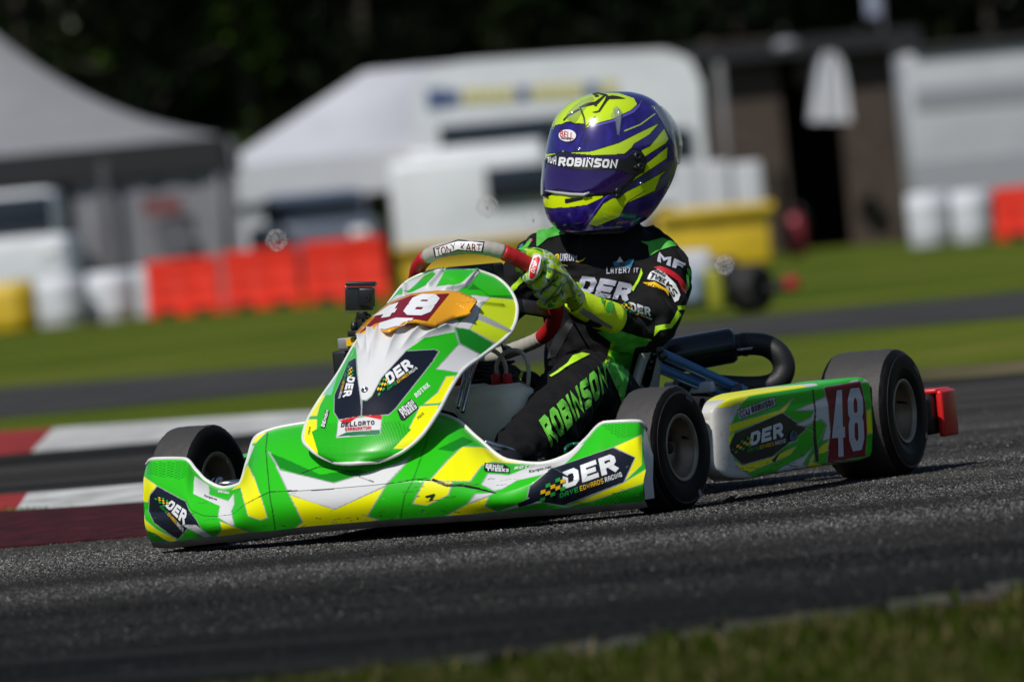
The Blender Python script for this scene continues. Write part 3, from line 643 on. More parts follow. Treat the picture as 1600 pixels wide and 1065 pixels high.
# ---------------------------------------------------------------- wheels
def wheel(c, R, W, steer=0., front=True, rimr=.066):
    root = empty('wheel', parent=kart); s = 1 if c[0] > 0 else -1
    h = W/2
    prof = [(rimr+.001, h*.92), (rimr+.010, h*1.0), (rimr+.022, h*1.05), (rimr+.03, h*1.06), (R*.86, h*1.05), (R*.93, h*.99), (R*.972, h*.90), (R*.993, h*.80), (R, h*.6), (R*1.002, h*.3), (R*1.003, 0)]
    prof = prof+[(r, -t) for r, t in prof[-2::-1]]
    prof = [tuple(x) for x in crom(np.array(prof), 74)]
    m = MB(); m.lathe(prof, (0, 0, 0), (1, 0, 0), 96)
    V = np.array(m.V); mi = []
    nseg = 96
    rngw = np.random.default_rng(7)
    for i in range(len(prof)-1):
        t = (abs(prof[i][1])+abs(prof[i+1][1]))/2; r = prof[i][0]
        mi += [0 if (t < h*.86 and r > R*.9) else 1]*nseg
    for k, v in enumerate(V):                      # grained, slightly torn tread edge
        r = math.hypot(v[1], v[2])
        if r > R*.95:
            g = .0012*noise.noise(Vector((v[0]*60, v[1]*45, v[2]*45)))+(.0016*noise.noise(Vector((v[0]*200, v[1]*130, v[2]*130))) if abs(abs(v[0])-h*.82) < h*.15 else 0)
            V[k] = [v[0], v[1]*(1+g/r), v[2]*(1+g/r)]
    ty = mk('tyre', V, m.F, None, root, True, [MT['tread'], MT['sidewall']], mi)
    m = MB()                                       # fine moulded lines and marks on the sidewall
    for rr in ((.90, .885) if front else (.9, .885, .87)): m.lathe([(R*rr, s*h*1.045), (R*rr+.0006, s*h*1.055), (R*rr-.0006, s*h*1.055), (R*rr-.0012, s*h*1.045)], (0, 0, 0), (1, 0, 0), 64)
    m.build('moulded_line', mat('sidewall_line', (.05, .03, .03), .6), ty)
    m = MB(); ri = rimr
    m.lathe([(ri+.003, s*h*.95), (ri+.0035, s*h*.99), (ri, s*h*1.0), (ri-.004, s*h*.98), (ri-.006, s*h*.9)], (0, 0, 0), (1, 0, 0), 64); m.build('rim_flange', MT['lip'], root); m = MB()
    m.lathe([(ri+.003, -s*h*.95), (ri+.0035, -s*h*.99), (ri, -s*h*1.0), (ri-.005, -s*h*.98), (ri-.006, -s*h*.9)], (0, 0, 0), (1, 0, 0), 64)
    m.build('rim_flange', MT['lip'], root)
    m = MB(); m.lathe([(ri-.006, s*h*.9), (ri-.009, s*h*.6), (ri-.016, s*h*.5), (ri-.018, s*h*.2), (ri-.02, -s*h*.1), (.030, -s*h*.12), (.026, -s*h*.0), (.024, s*h*.08), (0, s*h*.08)], (0, 0, 0), (1, 0, 0), 64)
    m.lathe([(ri-.004, -s*h*.98), (ri-.008, -s*h*.6), (ri-.02, -s*h*.3), (ri-.02, -s*h*.1)], (0, 0, 0), (1, 0, 0), 64)
    rim = m.build('rim', MT['gold'], root)
    m = MB()
    m.tube([(s*h*.08, 0, 0), (s*h*.45, 0, 0)], .011 if front else .013, 8)
    for k in range(3):
        a = 2*math.pi*k/3+.5; m.tube([(s*h*.0, .038*math.cos(a), .038*math.sin(a)), (s*h*.16, .038*math.cos(a), .038*math.sin(a))], .006, 6)
    m.build('hub_nut', MT['matt'], root)
    m = MB(); m.tube([(s*h*.55, (ri-.016)*math.cos(.4), (ri-.016)*math.sin(.4)), (s*h*.9, (ri-.024)*math.cos(.4), (ri-.024)*math.sin(.4))], .0028, 8); m.build('valve', MT['k'], root)
    m = MB()                                       # bar-code sticker
    a0 = -1.15 if front else -.6
    q = []
    for a, rr in ((a0, .80), (a0+.11, .80), (a0+.11, .93), (a0, .93)): q.append((s*(h*1.06+.0012), -R*rr*math.cos(a)*s*-1*0+ -R*rr*math.cos(a)*0 + R*rr*math.sin(a+1.57)*.0 + (R*rr*math.cos(a)), R*rr*math.sin(a)))
    m.add(q, [(0, 1, 2, 3)]); m.build('sticker', mat('sticker_grey', (.25, .25, .25), .5), ty, smooth=False)
    m = MB()                                       # rubbed white marks of the sidewall print
    for k in range(6):
        a1 = (1.05 if front else .72)+k*.045; r1, r2 = R*.80, R*(.80+.05*(1+k % 2)); m.add([(s*(h*1.06+.0012), r*math.cos(a_), r*math.sin(a_)) for a_, r in ((a1, r1), (a1+.022, r1), (a1+.022, r2), (a1, r2))], [(0, 1, 2, 3)])
    m.build('sidewall_print', mat('worn_print', (.22, .22, .22), .6), ty, smooth=False)
    if front:
        m = MB()
        for k in range(4): m.lathe([(0.0, -s*(h*.2+.006*k*1.9)), (.017, -s*(h*.2+.006*k*1.9)), (.017, -s*(h*.2+.006*k*1.9+.008)), (0.0, -s*(h*.2+.006*k*1.9+.008))], (0, 0, 0), (1, 0, 0), 24)
        m.tube([(-s*h*.2, 0, 0), (-s*(h+.05), 0, 0)], .009, 12); m.build('spindle_spacer', MT['steel'], root)
    root.location = c; root.rotation_euler = (0, 0, steer)
    return root
TR = .1255
wheel((.515, -1.0, TR), TR, .098, -math.radians(6), True)
wheel((-.52, -1.0, TR), TR, .098, -math.radians(7), True)
wheel((.60, 0, .1345), .1345, .150, 0, False); wheel((-.60, 0, .1345), .1345, .150, 0, False)

# ---------------------------------------------------------------- chassis
m = MB(); z = .05
for s in (-1, 1):
    m.tube(crom(np.array([(s*.14, -1.16, z), (s*.22, -1.05, z), (s*.27, -.8, z), (s*.30, -.4, z), (s*.30, .1, z+.01), (s*.28, .2, z+.02)]), 30), .015, 10)
    m.tube([(s*.27, -1.0, z), (s*.42, -1.0, TR)], .014, 10); m.tube(crom(np.array([(s*.30, -.78, z), (s*.42, -.78, .09), (s*.56, -.7, .10), (s*.56, -.3, .10), (s*.30, -.22, z)]), 30), .010, 8)
m.tube([(-.22, -1.05, z), (.22, -1.05, z)], .015, 10); m.tube([(-.3, -.35, z), (.3, -.35, z)], .015, 10); m.tube([(-.28, .12, z), (.28, .12, z)], .015, 10)
m.tube(crom(np.array([(-.2, -1.1, .06), (-.2, -1.22, .1), (.2, -1.22, .1), (.2, -1.1, .06)]), 20), .009, 8)
m.build('chassis_frame', MT['frame'], kart)
m = MB(); m.box((0, -.78, .032), (.26, .34, .002)); m.build('floor_tray', MT['dsteel'], kart, smooth=False)
m = MB(); m.tube([(-.6, 0, .1375), (.6, 0, .1375)], .0145, 14); m.build('rear_axle', MT['steel'], kart)
m = MB(); m.tube([(.44, -.95, .10), (.05, -.88, .09)], .0055, 8); m.tube([(-.44, -.95, .10), (-.02, -.88, .09)], .0055, 8); m.build('tie_rod', MT['steel'], kart)
p1 = Y(712, 660, -1.0); 
m = MB(); m.tube([(0.0, -.93, .10), (.0, -.63, .42)], .009, 10); m.build('steering_column', MT['steel'], kart)
m = MB()
for a, b in (((716,636), (731,566)), ((723,643), (741,560))): m.tube([Y(*a, -1.0), Y(*b, -.86)], .0045, 8)
m.build('panel_stay', MT['steel'], kart)
m = MB()                                           # side linkage seen above the nose at the driver's feet
m.tube([Y(757, 690, -1.10), Y(842, 716, -.95)], .0055, 8); m.tube([Y(760, 697, -1.10), Y(835, 719, -.95)], .0035, 8); m.box(Y(842, 714, -.95), (.007, .02, .007), bev=.002); m.build('brake_rod', MT['steel'], kart)
m = MB(); m.tube(crom(np.array([Y(884, 708, -.93), Y(884, 700, -.93), Y(893, 694, -.9), Y(908, 693, -.9)]), 12), .004, 8); m.build('pedal_stop', MT['frame'], kart)
# seat
sc_ = []
for (z0, yb, hw, dp) in ((.05, -.12, .11, .23), (.08, -.08, .12, .26), (.16, -.06, .125, .22), (.24, -.04, .125, .14), (.30, -.02, .12, .09), (.33, -.01, .09, .04)):
    a = np.linspace(-math.pi*.5, math.pi*.5, 21); sc_.append([( .045+hw*np.sign(math.sin(t))*abs(math.sin(t))**.8, yb-dp*(1-abs(math.cos(t))**.7), z0+.0) for t in a])
sg = np.array(sc_); sg = np.array([pchip(sg[:, k], 24) for k in range(21)]).transpose(1, 0, 2)
m = MB(); m.add(sg.reshape(-1, 3), grid_faces(24, 21).tolist()); 
seat = m.build('seat', MT['seat'], kart)
m = MB(); ed = [Y(1028, 512, -.16), Y(1015, 535, -.20), Y(1003, 565, -.25), Y(994, 597, -.30), Y(986, 630, -.35), Y(980, 665, -.38)]
m.tube(crom(np.array(ed), 24), .011, 10, ell=(.6, 1.5)); m.build('seat_edge', MT['seat'], seat)
# seat stays (blue bars)
for a, b in (((1032,551), (1166,612)), ((1022,570), (1150,624))):
    m = MB(); A = Y(*a, -.08); Bb = Y(*b, .02); m.tube([A, A*.95+Bb*.05, A*.05+Bb*.95, Bb], .0105, 8, ell=(.55, 1.0)); o = m.build('seat_stay', MT['blue_metal'], kart)
    m = MB(); dz = np.array([0, 0, -.0105]); m.tube([A+dz, Bb+dz], .0040, 6); dz = -dz*.9; m.tube([A+dz, Bb+dz], .0018, 6); m.build('stay_edge', MT['blue_edge'], o)
m = MB()
for q in ((1020,540), (1028,547), (1012,560), (1018,566), (1015,576), (1034,556), (1022,553)):
    P = Y(*q, -.10); m.lathe([(0, -.012), (.006, -.012), (.006, -.004), (.010, -.004), (.010, .004), (.006, .004), (.006, .012), (0, .012)], P, (1, -.3, .1), 8)
m.tube([Y(1018, 540, -.1), Y(1016, 580, -.1)], .006, 6); m.build('bolt', MT['dsteel'], kart)
m = MB(); m.tube(crom(np.array([Y(1012, 600, -.08), Y(1005, 585, -.1), Y(1010, 560, -.1), Y(1020, 610, -.05), Y(1045, 640, 0)]), 16), .011, 8); m.build('seat_strut', MT['frame'], kart)
# exhaust
m = MB(); A = Y(1030, 560, .02); Bx = Y(1150, 538, .10); ax = Bx-A; Lx = np.linalg.norm(ax)
m.lathe([(0, -.01), (.022, -.01), (.036, .01), (.0385, .03), (.0385, Lx*.93), (.034, Lx*.98), (.0, Lx)], A, ax, 32); 
m.build('silencer', mat('exhaust_black', (.01, .01, .012), .28, .3, coat=.2), kart)
m = MB(); pth = crom(np.array([Y(1146, 540, .10), Y(1170, 537, .11), Y(1197, 540, .12), Y(1217, 553, .12), Y(1225, 573, .12), Y(1218, 593, .11), Y(1198, 603, .10), Y(1165, 605, .08), Y(1110, 602, .03), Y(1060, 600, -.03)]), 60)
m.tube(pth, .0245, 18); ex = m.build('exhaust_elbow', mat('exhaust_hose', (.009, .009, .009), .55, bump=.0006, bscale=150), kart)
m = MB()
for k in (.13, .16, .18): 
    q = pth[int(k*30)+1]; d_ = pth[int(k*30)+2]-q; m.lathe([(.0245, -.002), (.027, -.001), (.027, .001), (.0245, .002)], q, d_, 24)
m.build('hose_clamp', MT['black'], ex)
m = MB(); sp = [Y(1150+t*26, 547+2.2*math.sin(t*75)-t*3, .075) for t in np.linspace(0, 1, 90)]; m.tube(sp, .0011, 5); m.tube([Y(1134, 547, .075), Y(1150, 547, .075)], .0011, 5); m.build('spring', MT['steel'], ex)
# brake / rear clutter between seat and axle
m = MB(); m.box(Y(1085, 606, .0), (.055, .03, .012), bev=.006); m.tube([Y(1040, 604, 0), Y(1130, 600, 0)], .010, 8); m.build('bearing_guard', MT['white'], kart)
m = MB(); m.lathe([(0, -.003), (.085, -.003), (.085, .003), (0, .003)], (.30, 0, .1375), (1, 0, 0), 40); m.lathe([(.02, -.03), (.03, -.03), (.03, .03), (.02, .03)], (.33, 0, .1375), (1, 0, 0), 20); m.build('brake_disc', MT['dsteel'], kart)
m = MB(); m.box((.31, -.09, .16), (.03, .03, .035), bev=.006); m.tube([(.3, -.1, .13), (.25, -.5, .08)], .004, 6); m.box((.42, .02, .11), (.03, .035, .05), bev=.008); m.build('brake_caliper', MT['dsteel'], kart)
m = MB(); m.tube([Y(1098, 625, -.03), Y(1088, 655, -.1), Y(1108, 700, -.15), Y(1118, 745, -.2)], .006, 8); m.tube([Y(1130, 745, -.5), Y(1112, 742, -.8)], .008, 8); m.build('nerf_bar', MT['steel'], kart)
# engine on the driver's right
m = MB(); m.box((-.26, -.12, .14), (.07, .09, .07), bev=.012)
for k in range(9): m.box((-.26, -.2, .10+k*.018), (.062, .055, .004), bev=.001)
m.tube([(-.2, -.22, .2), (-.28, -.1, .27), (-.22, .05, .26)], .03, 12); eng = m.build('engine', MT['dsteel'], kart)
m = MB(); m.box((-.32, -.28, .26), (.05, .09, .05), bev=.02); m.build('air_box', MT['black'], kart)
# rear bumper
m = MB(); m.box((0, .24, .12), (.605, .03, .045), bev=.015); 
m.box((.637, .215, .118), (.034, .055, .043), bev=.010); m.box((-.637, .215, .118), (.034, .055, .043), bev=.010); rb = m.build('rear_bumper', MT['black'], kart)
for s in (-1, 1):
    m = MB()
    m.box((s*.682, .235, .118), (.0075, .045, .050), bev=.006); m.box((s*.645, .232, .1665), (.034, .044, .0055), bev=.004); m.build('bumper_cap', MT['redp'], rb)
# tank
tk = []
for (z0, hx, hy, dx) in ((.13, .05, .06, 0), (.14, .072, .075, 0), (.19, .078, .08, 0), (.245, .078, .08, 0), (.262, .070, .07, 0), (.275, .045, .05, 0)):
    tk.append([( .055+dx+hx*np.sign(math.cos(a))*abs(math.cos(a))**.6, -.80+hy*np.sign(math.sin(a))*abs(math.sin(a))**.6, z0-.035) for a in np.linspace(0, 2*math.pi, 40, endpoint=False)])
tkA = np.array(tk); c0 = Y(778, 640, -.80); tkA += np.array([c0[0]-.055, 0, c0[2]-.188])
tkA = np.array([pchip(tkA[:, k], 24) for k in range(40)]).transpose(1, 0, 2)
tkA[..., 0] += .004*np.cos((tkA[..., 2])*60)
m = MB(); m.add(tkA.reshape(-1, 3), grid_faces(24, 40, True).tolist()+[tuple(23*40+k for k in range(40))]); tank = m.build('fuel_tank', MT['tank'], kart)
tk2 = tkA*np.array([1, 1, 1])+np.array([-.085, .02, .004]); m = MB(); m.add(tk2.reshape(-1, 3), grid_faces(24, 40, True).tolist()+[tuple(23*40+k for k in range(40))]); m.build('overflow_tank', MT['tank'], kart)
for q in ((775,594), (793,594)):
    P = Y(q[0], q[1], -.80); m = MB(); m.lathe([(0, .014), (.0085, .014), (.010, .010), (.010, -.010), (.0, -.010)], P, (0, 0, 1), 18); m.build('tank_cap', MT['red'], tank)
P = Y(709, 597, -.86); m = MB(); m.lathe([(0, .012), (.018, .012), (.02, .008), (.02, -.008), (.0, -.008)], P, (0, 0, 1), 22); m.build('filler_cap', MT['red'], tank)
m = MB()
for pts in ([(777,590),(776,570),(790,550),(810,548),(822,560),(826,580),(825,602)], [(791,588),(789,568),(778,552),(765,545),(755,540)]):
    m.tube(crom(np.array([Y(a, b, -.78) for a, b in pts]), 26), .0048, 8)
m.build('fuel_hose', MT['hose'], tank)
m = MB()
for k in range(8):
    a = [(random.uniform(700, 820), random.uniform(560, 600)) for _ in range(4)]; m.tube(crom(np.array([Y(x, y, -.66-.02*i) for i, (x, y) in enumerate(a)]), 14), .003, 6)
m.box(Y(745, 590, -.62), (.06, .02, .025), bev=.006); m.build('wiring', MT['k'], kart)

# ---------------------------------------------------------------- steering wheel
WO = Y(765, 468, -.62); WN = np.array([0, .60, .80]); WN /= np.linalg.norm(WN)
def WP(px, py, o=0): return plane_hit(px, py, WO+WN*o, WN)
rimc = [(650,437),(656,413),(678,395),(715,386),(752,386),(786,394),(818,409),(842,426),(860,450),(868,478),(864,505),(852,522),(835,533),(805,545),(770,556),(725,556),(685,535),(658,495),(649,462)]
RC = crom(np.array([WP(*q) for q in rimc]), 190, True)
sw = empty('steering_wheel', parent=kart)
def seg(a, b, name, mm, r=.0155):
    idx = [i % 190 for i in range(int(a*10), int(b*10)+1)]; m = MB(); pts = RC[idx]; rr = [r*(.93 if k in (0, len(idx)-1) else 1)*(1+.02*math.sin(k*1.7)) for k in range(len(idx))]
    m.tube(pts, rr, 16); return m.build(name, mm, sw)
g1 = seg(1.6, 5.0, 'rim_wrap', MT['suede'], .0158); seg(5.0, 8.4, 'hand_grip', MT['red'], .0165); seg(8.4, 8.8, 'rim_core', MT['k'], .013); seg(8.8, 11.4, 'hand_grip', MT['red'], .0165); seg(11.4, 15, 'rim_wrap', MT['suede'], .0155); seg(15, 20.6, 'hand_grip', MT['red'], .0162)
m = MB()                                           # stitched seam
for k in np.linspace(11.6, 14.4, 46):
    q = RC[int(k*10) % 190]; t = RC[int(k*10+2) % 190]-q; t /= np.linalg.norm(t); s_ = np.cross(t, WN); s_ /= np.linalg.norm(s_)
    b_ = q+WN*.0158*.9+s_*.004; m.tube([b_-s_*.003-t*.001, b_+WN*.001, b_+s_*.003+t*.001], .0005, 4)
m.build('stitching', MT['k'], sw)
m = MB()
for q in ((862,486), (652,480), (790,552)):
    m.tube([WP(765, 470, -.01), WP(*q, -.004)], .012, 8, ell=(.3, 1.3))
m.build('spoke', MT['dsteel'], sw)
m = MB(); m.lathe([(0, .012), (.03, .012), (.034, .004), (.034, -.02), (.02, -.045), (0, -.045)], WP(765, 468), WN, 30); m.box(WP(742, 430, .0), (.055, .03, .022), bev=.006); m.build('hub_boss', MT['black'], sw)
swb = bvh_of([g1])
stick('maker_plaque', [(c5(( -270,235),(-50,140),(78,160),(62,228),(-50,210),(-262,262)), 0)] if False else [([(677,388),(716,375),(757,378),(754,394),(716,391),(680,402)], 1), ([(680,388),(716,377.5),(755,380),(752,392),(716,389),(682,400)], 0)]
      +typeset('TONY', [(684,399.5),(713,392),(712,380.5),(682,388)], 2, .012)+typeset('KART', [(720,391.5),(752,392.5),(753,381.5),(720,380)], 2, .012), swb, None, sw, mats=[MT['w'], MT['k'], MT['maroon']], off=.0015)

# ---------------------------------------------------------------- action camera and its bracket
ac = empty('action_camera'); tag(ac, 'small black action camera in a clear waterproof case clamped up beside the number shield', 'action camera')
yA = -.88
def AB(x0, y0, x1, y1, yy, d, name, mm, par, bev=.002):
    a = Y(x0, y1, yy); b = Y(x1, y0, yy); c = (a+b)/2; w_ = abs(x1-x0)/740/2*.97; h_ = abs(y1-y0)/740/2
    Rz = Matrix.Rotation(math.radians(5), 3, 'Y') @ Matrix.Rotation(math.radians(18), 3, 'Z'); m = MB(); m.box(c, (w_, d, h_), R=Rz, bev=bev); return m.build(name, mm, par)
body = AB(540, 449, 583, 484, yA, .012, 'camera_body', MT['k'], ac)
glass = mat('clear_case', (.06, .08, .09), .06, alpha=.13, coat=.5); 
AB(536, 444, 590, 489, yA, .020, 'clear_case', glass, ac, .006)
AB(541, 440, 588, 447, yA, .017, 'case_latch', MT['black'], ac)
AB(541, 453, 557, 481, yA-.0135, .0015, 'front_screen', mat('screen_black', (.006,.008,.012), .1, coat=1), body)
AB(560, 450, 586, 479, yA-.016, .005, 'lens_cover', MT['k'], body, .004)
m = MB(); P = Y(571, 464, yA-.019); m.lathe([(0, .0015), (.008, .0015), (.010, .002), (.011, 0), (0, 0)], P, (-.25, -.95, 0), 24); m.build('lens', mat('lens_glass', (.01,.01,.02), .05, coat=1), body)
m = MB()
m.box(Y(566, 493, yA), (.010, .008, .008), bev=.002); m.tube([Y(558, 496, yA), Y(578, 494, yA)], .006, 10); m.box(Y(563, 506, yA), (.008, .008, .014), bev=.002); m.tube([Y(550, 512, yA), Y(575, 505, yA)], .007, 10)
m.box(Y(560, 520, yA), (.018, .016, .006), bev=.002); m.tube([Y(553, 503, yA-.01), Y(553, 518, yA-.01)], .006, 8); m.build('mount', MT['black'], ac)
m = MB(); m.box(Y(556, 535, -.86), (.033, .02, .012), bev=.003); ra = m.build('bracket_plate', mat('bracket_alloy', (.42,.42,.43), .35, .5, vary=.2), kart)
m = MB(); m.box(Y(548, 534, -.884), (.010, .001, .008)); m.build('sticker', MT['y'], ra, smooth=False)
m = MB(); m.box(Y(560, 572, -.80), (.036, .05, .036), bev=.006)
for k in range(5): m.tube([Y(538, 556+k*9, -.86), Y(560, 553+k*9, -.86)], .003, 6)
m.build('data_logger', MT['black'], kart)
# ================================================================== DRIVER
def limb(pts, rr, n=16, k=5):
    P = crom(np.array(pts), len(pts)*k); R = crom(np.array(rr)[:, None]*np.ones((1, 2)), len(pts)*k)[:, 0]; return ('l', P, R)
def loft(secs): return ('t', np.array(secs, float))
def sdf(part, G):
    if part[0] == 'l':
        P, R = part[1], part[2]; D = np.full(G.shape[:-1], 9.)
        lo = P.min(0)-R.max()-.06; hi = P.max(0)+R.max()+.06; m = ((G > lo) & (G < hi)).all(-1); g = G[m]; d = np.full(len(g), 9.)
        for a, b, ra, rb in zip(P[:-1], P[1:], R[:-1], R[1:]):
            ab = b-a; t = np.clip(((g-a)@ab)/(ab@ab+1e-12), 0, 1); d = np.minimum(d, np.linalg.norm(g-a-t[:, None]*ab, axis=-1)-(ra+(rb-ra)*t))
        D[m] = d; return D
    K = part[1]; z = G[..., 2]; I = [np.interp(z, K[:, 2], K[:, c]) for c in (0, 1, 3, 4)]
    q = np.sqrt(((G[..., 0]-I[0])/I[2])**2+((G[..., 1]-I[1])/I[3])**2)
    d = (q-1)*np.minimum(I[2], I[3]); return np.maximum(d, np.maximum(K[0, 2]-z, z-K[-1, 2]))
def solid(parts, h, smooth, name, m, parent, folds=0.0, fs=14., blend=.02):
    """one continuous skin round all the parts: smooth union on a grid, then surface nets"""
    lo = np.min([(p[1].min(0)-p[2].max()) if p[0] == 'l' else (p[1][:, :3]-np.stack([p[1][:, 3], p[1][:, 4], 0*p[1][:, 3]], -1)).min(0) for p in parts], 0)-3*h
    hi = np.max([(p[1].max(0)+p[2].max()) if p[0] == 'l' else (p[1][:, :3]+np.stack([p[1][:, 3], p[1][:, 4], 0*p[1][:, 3]], -1)).max(0) for p in parts], 0)+3*h
    ax = [np.arange(lo[i], hi[i]+h, h) for i in range(3)]; G_ = np.stack(np.meshgrid(*ax, indexing='ij'), -1)
    f = None
    for p in parts:
        d = sdf(p, G_)
        if f is None: f = d
        else:
            t = np.clip(.5+.5*(f-d)/blend, 0, 1); f = f*(1-t)+d*t-blend*t*(1-t)
    nx, ny, nz = f.shape; s_ = f < 0; acc = np.zeros((nx-1, ny-1, nz-1, 3)); cnt = np.zeros((nx-1, ny-1, nz-1))
    cr8 = [(i, j, k) for i in (0, 1) for j in (0, 1) for k in (0, 1)]
    def sub(a, o): return a[o[0]:o[0]+nx-1, o[1]:o[1]+ny-1, o[2]:o[2]+nz-1]
    for o in cr8:
        for d in range(3):
            if o[d]: continue
            o2 = list(o); o2[d] = 1; fa, fb_ = sub(f, o), sub(f, o2); c = (fa < 0) != (fb_ < 0)
            t = np.where(c, fa/(fa-fb_+1e-12), 0); pos = np.array(o, float)+np.zeros(fa.shape+(3,)); pos[..., d] += t
            acc += pos*c[..., None]; cnt += c
    act = cnt > 0; idx = -np.ones(act.shape, int); idx[act] = np.arange(act.sum()); cell = np.argwhere(act)
    V = lo+(cell+acc[act]/cnt[act][:, None])*h; F = []
    for d in range(3):
        a, b = (d+1) % 3, (d+2) % 3; sl1 = [slice(1, n-1) for n in f.shape]; sl1[d] = slice(0, f.shape[d]-1); sl2 = list(sl1); sl2[d] = slice(1, f.shape[d])
        A = s_[tuple(sl1)]; Bb = s_[tuple(sl2)]; w_ = np.argwhere(A != Bb); off = np.array([1, 1, 1]); off[d] = 0; w_ = w_+off; fl = A[A != Bb]
        q = []
        for da, db_ in ((0, 0), (1, 0), (1, 1), (0, 1)):
            c = w_.copy(); c[:, a] -= 1-da; c[:, b] -= 1-db_; q.append(idx[c[:, 0], c[:, 1], c[:, 2]])
        q = np.stack(q, -1); q[~fl] = q[~fl][:, ::-1]; F.append(q)
    F = np.vstack(F)
    for _ in range(smooth):
        A = np.zeros_like(V); n = np.zeros(len(V))
        for i in range(4): np.add.at(A, F[:, i], V[F[:, (i+1) % 4]]+V[F[:, (i-1) % 4]]); np.add.at(n, F[:, i], 2)
        V = V*.4+A/n[:, None]*.6
    o = mk(name, V, F.tolist(), m, None); me = o.data
    if folds:
        N_ = np.array([v.normal[:] for v in me.vertices])
        for v in me.vertices:
            c = v.co; q = Vector((c.x*fs+c.z*3, c.y*fs*1.3, c.z*fs*.8)); a = noise.noise(q); b = noise.noise(q*2.3+Vector((5, 1, 2)))
            q3 = Vector((c.x*9+c.z*6, c.y*16-c.z*20, c.z*34+c.y*14)); r3 = 1-abs(noise.noise(q3))*3; k3 = max(0, noise.noise(c*9+Vector((3, 7, 1)))+.25)
            v.co = c+Vector(N_[v.index])*(folds*((1-abs(a)*3.2)*.7+b*.7-.2+(r3*1.1*k3 if folds > .002 else 0)))
    me.update(); o.parent = parent
    return o
suit = mat('race_suit_black', (.0045, .0045, .005), .8, bump=.0012, bscale=70, sheen=.02, spec=.22, vary=.25, vscale=18)
torso = loft([(.025, -.20, .09, .10, .09, 0), (.03, -.20, .16, .105, .10, 0), (.05, -.205, .25, .10, .10, 0), (.085, -.21, .36, .125, .105, 0), (.115, -.215, .46, .155, .108, 0), (.122, -.225, .515, .135, .088, 0), (.128, -.235, .55, .095, .07, .0), (.138, -.24, .58, .062, .06, 0), (.145, -.25, .63, .055, .055, 0)])
Lsh = Y(1026, 412, -.22); Lel = Y(1012, 506, -.34); Lwr = Y(922, 486, -.53)
Rsh = Y(858, 402, -.25); Rel = Y(782, 470, -.34); Rwr = Y(680, 470, -.56)
larm = limb([Y(1000, 400, -.22), Lsh, Y(1031, 455, -.27), Lel, Y(965, 508, -.43), Lwr], [.06, .064, .060, .054, .050, .037])
rarm = limb([Y(890, 398, -.24), Rsh, Y(828, 430, -.29), Rel, Y(735, 480, -.45), Rwr], [.06, .06, .056, .052, .046, .036])
Lkn = Y(905, 596, -.60); Rkn = Y(765, 612, -.60)
lleg = limb([(.07, -.22, .13), Y(945, 630, -.38), Lkn, Y(862, 655, -.80), Y(800, 708, -.98)], [.085, .078, .060, .060, .045])
rleg = limb([(-.01, -.2, .14), Y(840, 650, -.36), Rkn, Y(705, 660, -.80), Y(650, 715, -1.0)], [.085, .076, .058, .052, .045])
driver = solid([torso, larm, rarm, lleg, rleg], .0052, 2, 'person', suit, None, folds=.0085, fs=15, blend=.03)
tag(driver, 'driver in black and green race suit gripping the steering wheel', 'person')
db = bvh_of([driver])
LG = mat('suit_lime', S(175, 225, 30), .6, bump=.0005, bscale=150); SG = mat('suit_green', S(70, 175, 55), .65, bump=.0008, bscale=90, vary=.15, vscale=15)
CY = mat('suit_cyan', S(30, 110, 140), .6); GYL = mat('suit_grey_print', S(170, 172, 185), .55); MG = mat('suit_pink', S(220, 40, 110), .6)
def dec(name, polys, m, off=.0026, **k): return stick(name, polys if isinstance(polys, list) and isinstance(polys[0], tuple) and len(polys[0]) == 2 and isinstance(polys[0][0], list) else [(polys, 0)], db, m, driver, off=off, step=5, cut=7, **k)
P1 = lambda *a: (c5(*a), 0); P6 = lambda *a: (c6(*a), 0)
dec('shoulder_panel', c5((432,62),(540,66),(625,115),(560,122),(500,140),(425,205)), SG)
dec('shoulder_panel', c5((1130,160),(1180,165),(1280,140),(1395,190),(1330,200),(1260,222),(1192,262),(1180,190)), SG)
dec('side_panel', c6((975,148),(1120,180),(1100,260),(1045,520),(1030,575),(1010,520),(985,430),(925,345),(905,315),(948,250)), SG)
dec('forearm_panel', c5((835,765),(940,750),(1080,790),(1190,817),(1160,860),(1040,880),(930,840)), SG)
for pl_ in [P1((1137,340),(1148,380),(1125,430),(1085,498),(1065,480),(1092,452),(1112,420),(1130,375)), P1((1375,600),(1445,585),(1445,612),(1380,627)), P1((1225,735),(1320,715),(1375,625),(1398,655),(1335,742),(1255,762),(1212,798)),
     P1((1090,802),(1195,817),(1200,828),(1100,818)), P1((245,478),(330,385),(358,405),(262,502)), P6((955,140),(980,148),(948,252),(922,322),(898,308),(930,240))]: dec('piping', [pl_], LG, off=.0024)
for pl_ in [P6((525,388),(600,338),(650,300),(690,250),(750,228),(805,240),(745,246),(705,272),(665,315),(600,358),(540,396)), P6((398,195),(416,195),(424,285),(405,272)), P6((310,400),(330,350),(345,355),(325,420)), P6((985,460),(1005,480),(1035,570),(1025,575))]: dec('piping', [pl_], LG, off=.0024)
dec('name_lettering', words('ROBINSON', c6((532,872),(925,470),(900,290),(448,700)), .27, gap=.2, wd=.85), mat('name_green', S(105, 195, 60), .6), off=.0038)
stick('chest_lettering', words('DER', c5((690,512),(1040,572),(1092,448),(738,388)), .28, gap=.14, wd=.85)+[(c5((670,520),(700,440),(740,445),(710,515)), 1)], db, None, driver, off=.0028, step=4, mats=[GYL, LG])
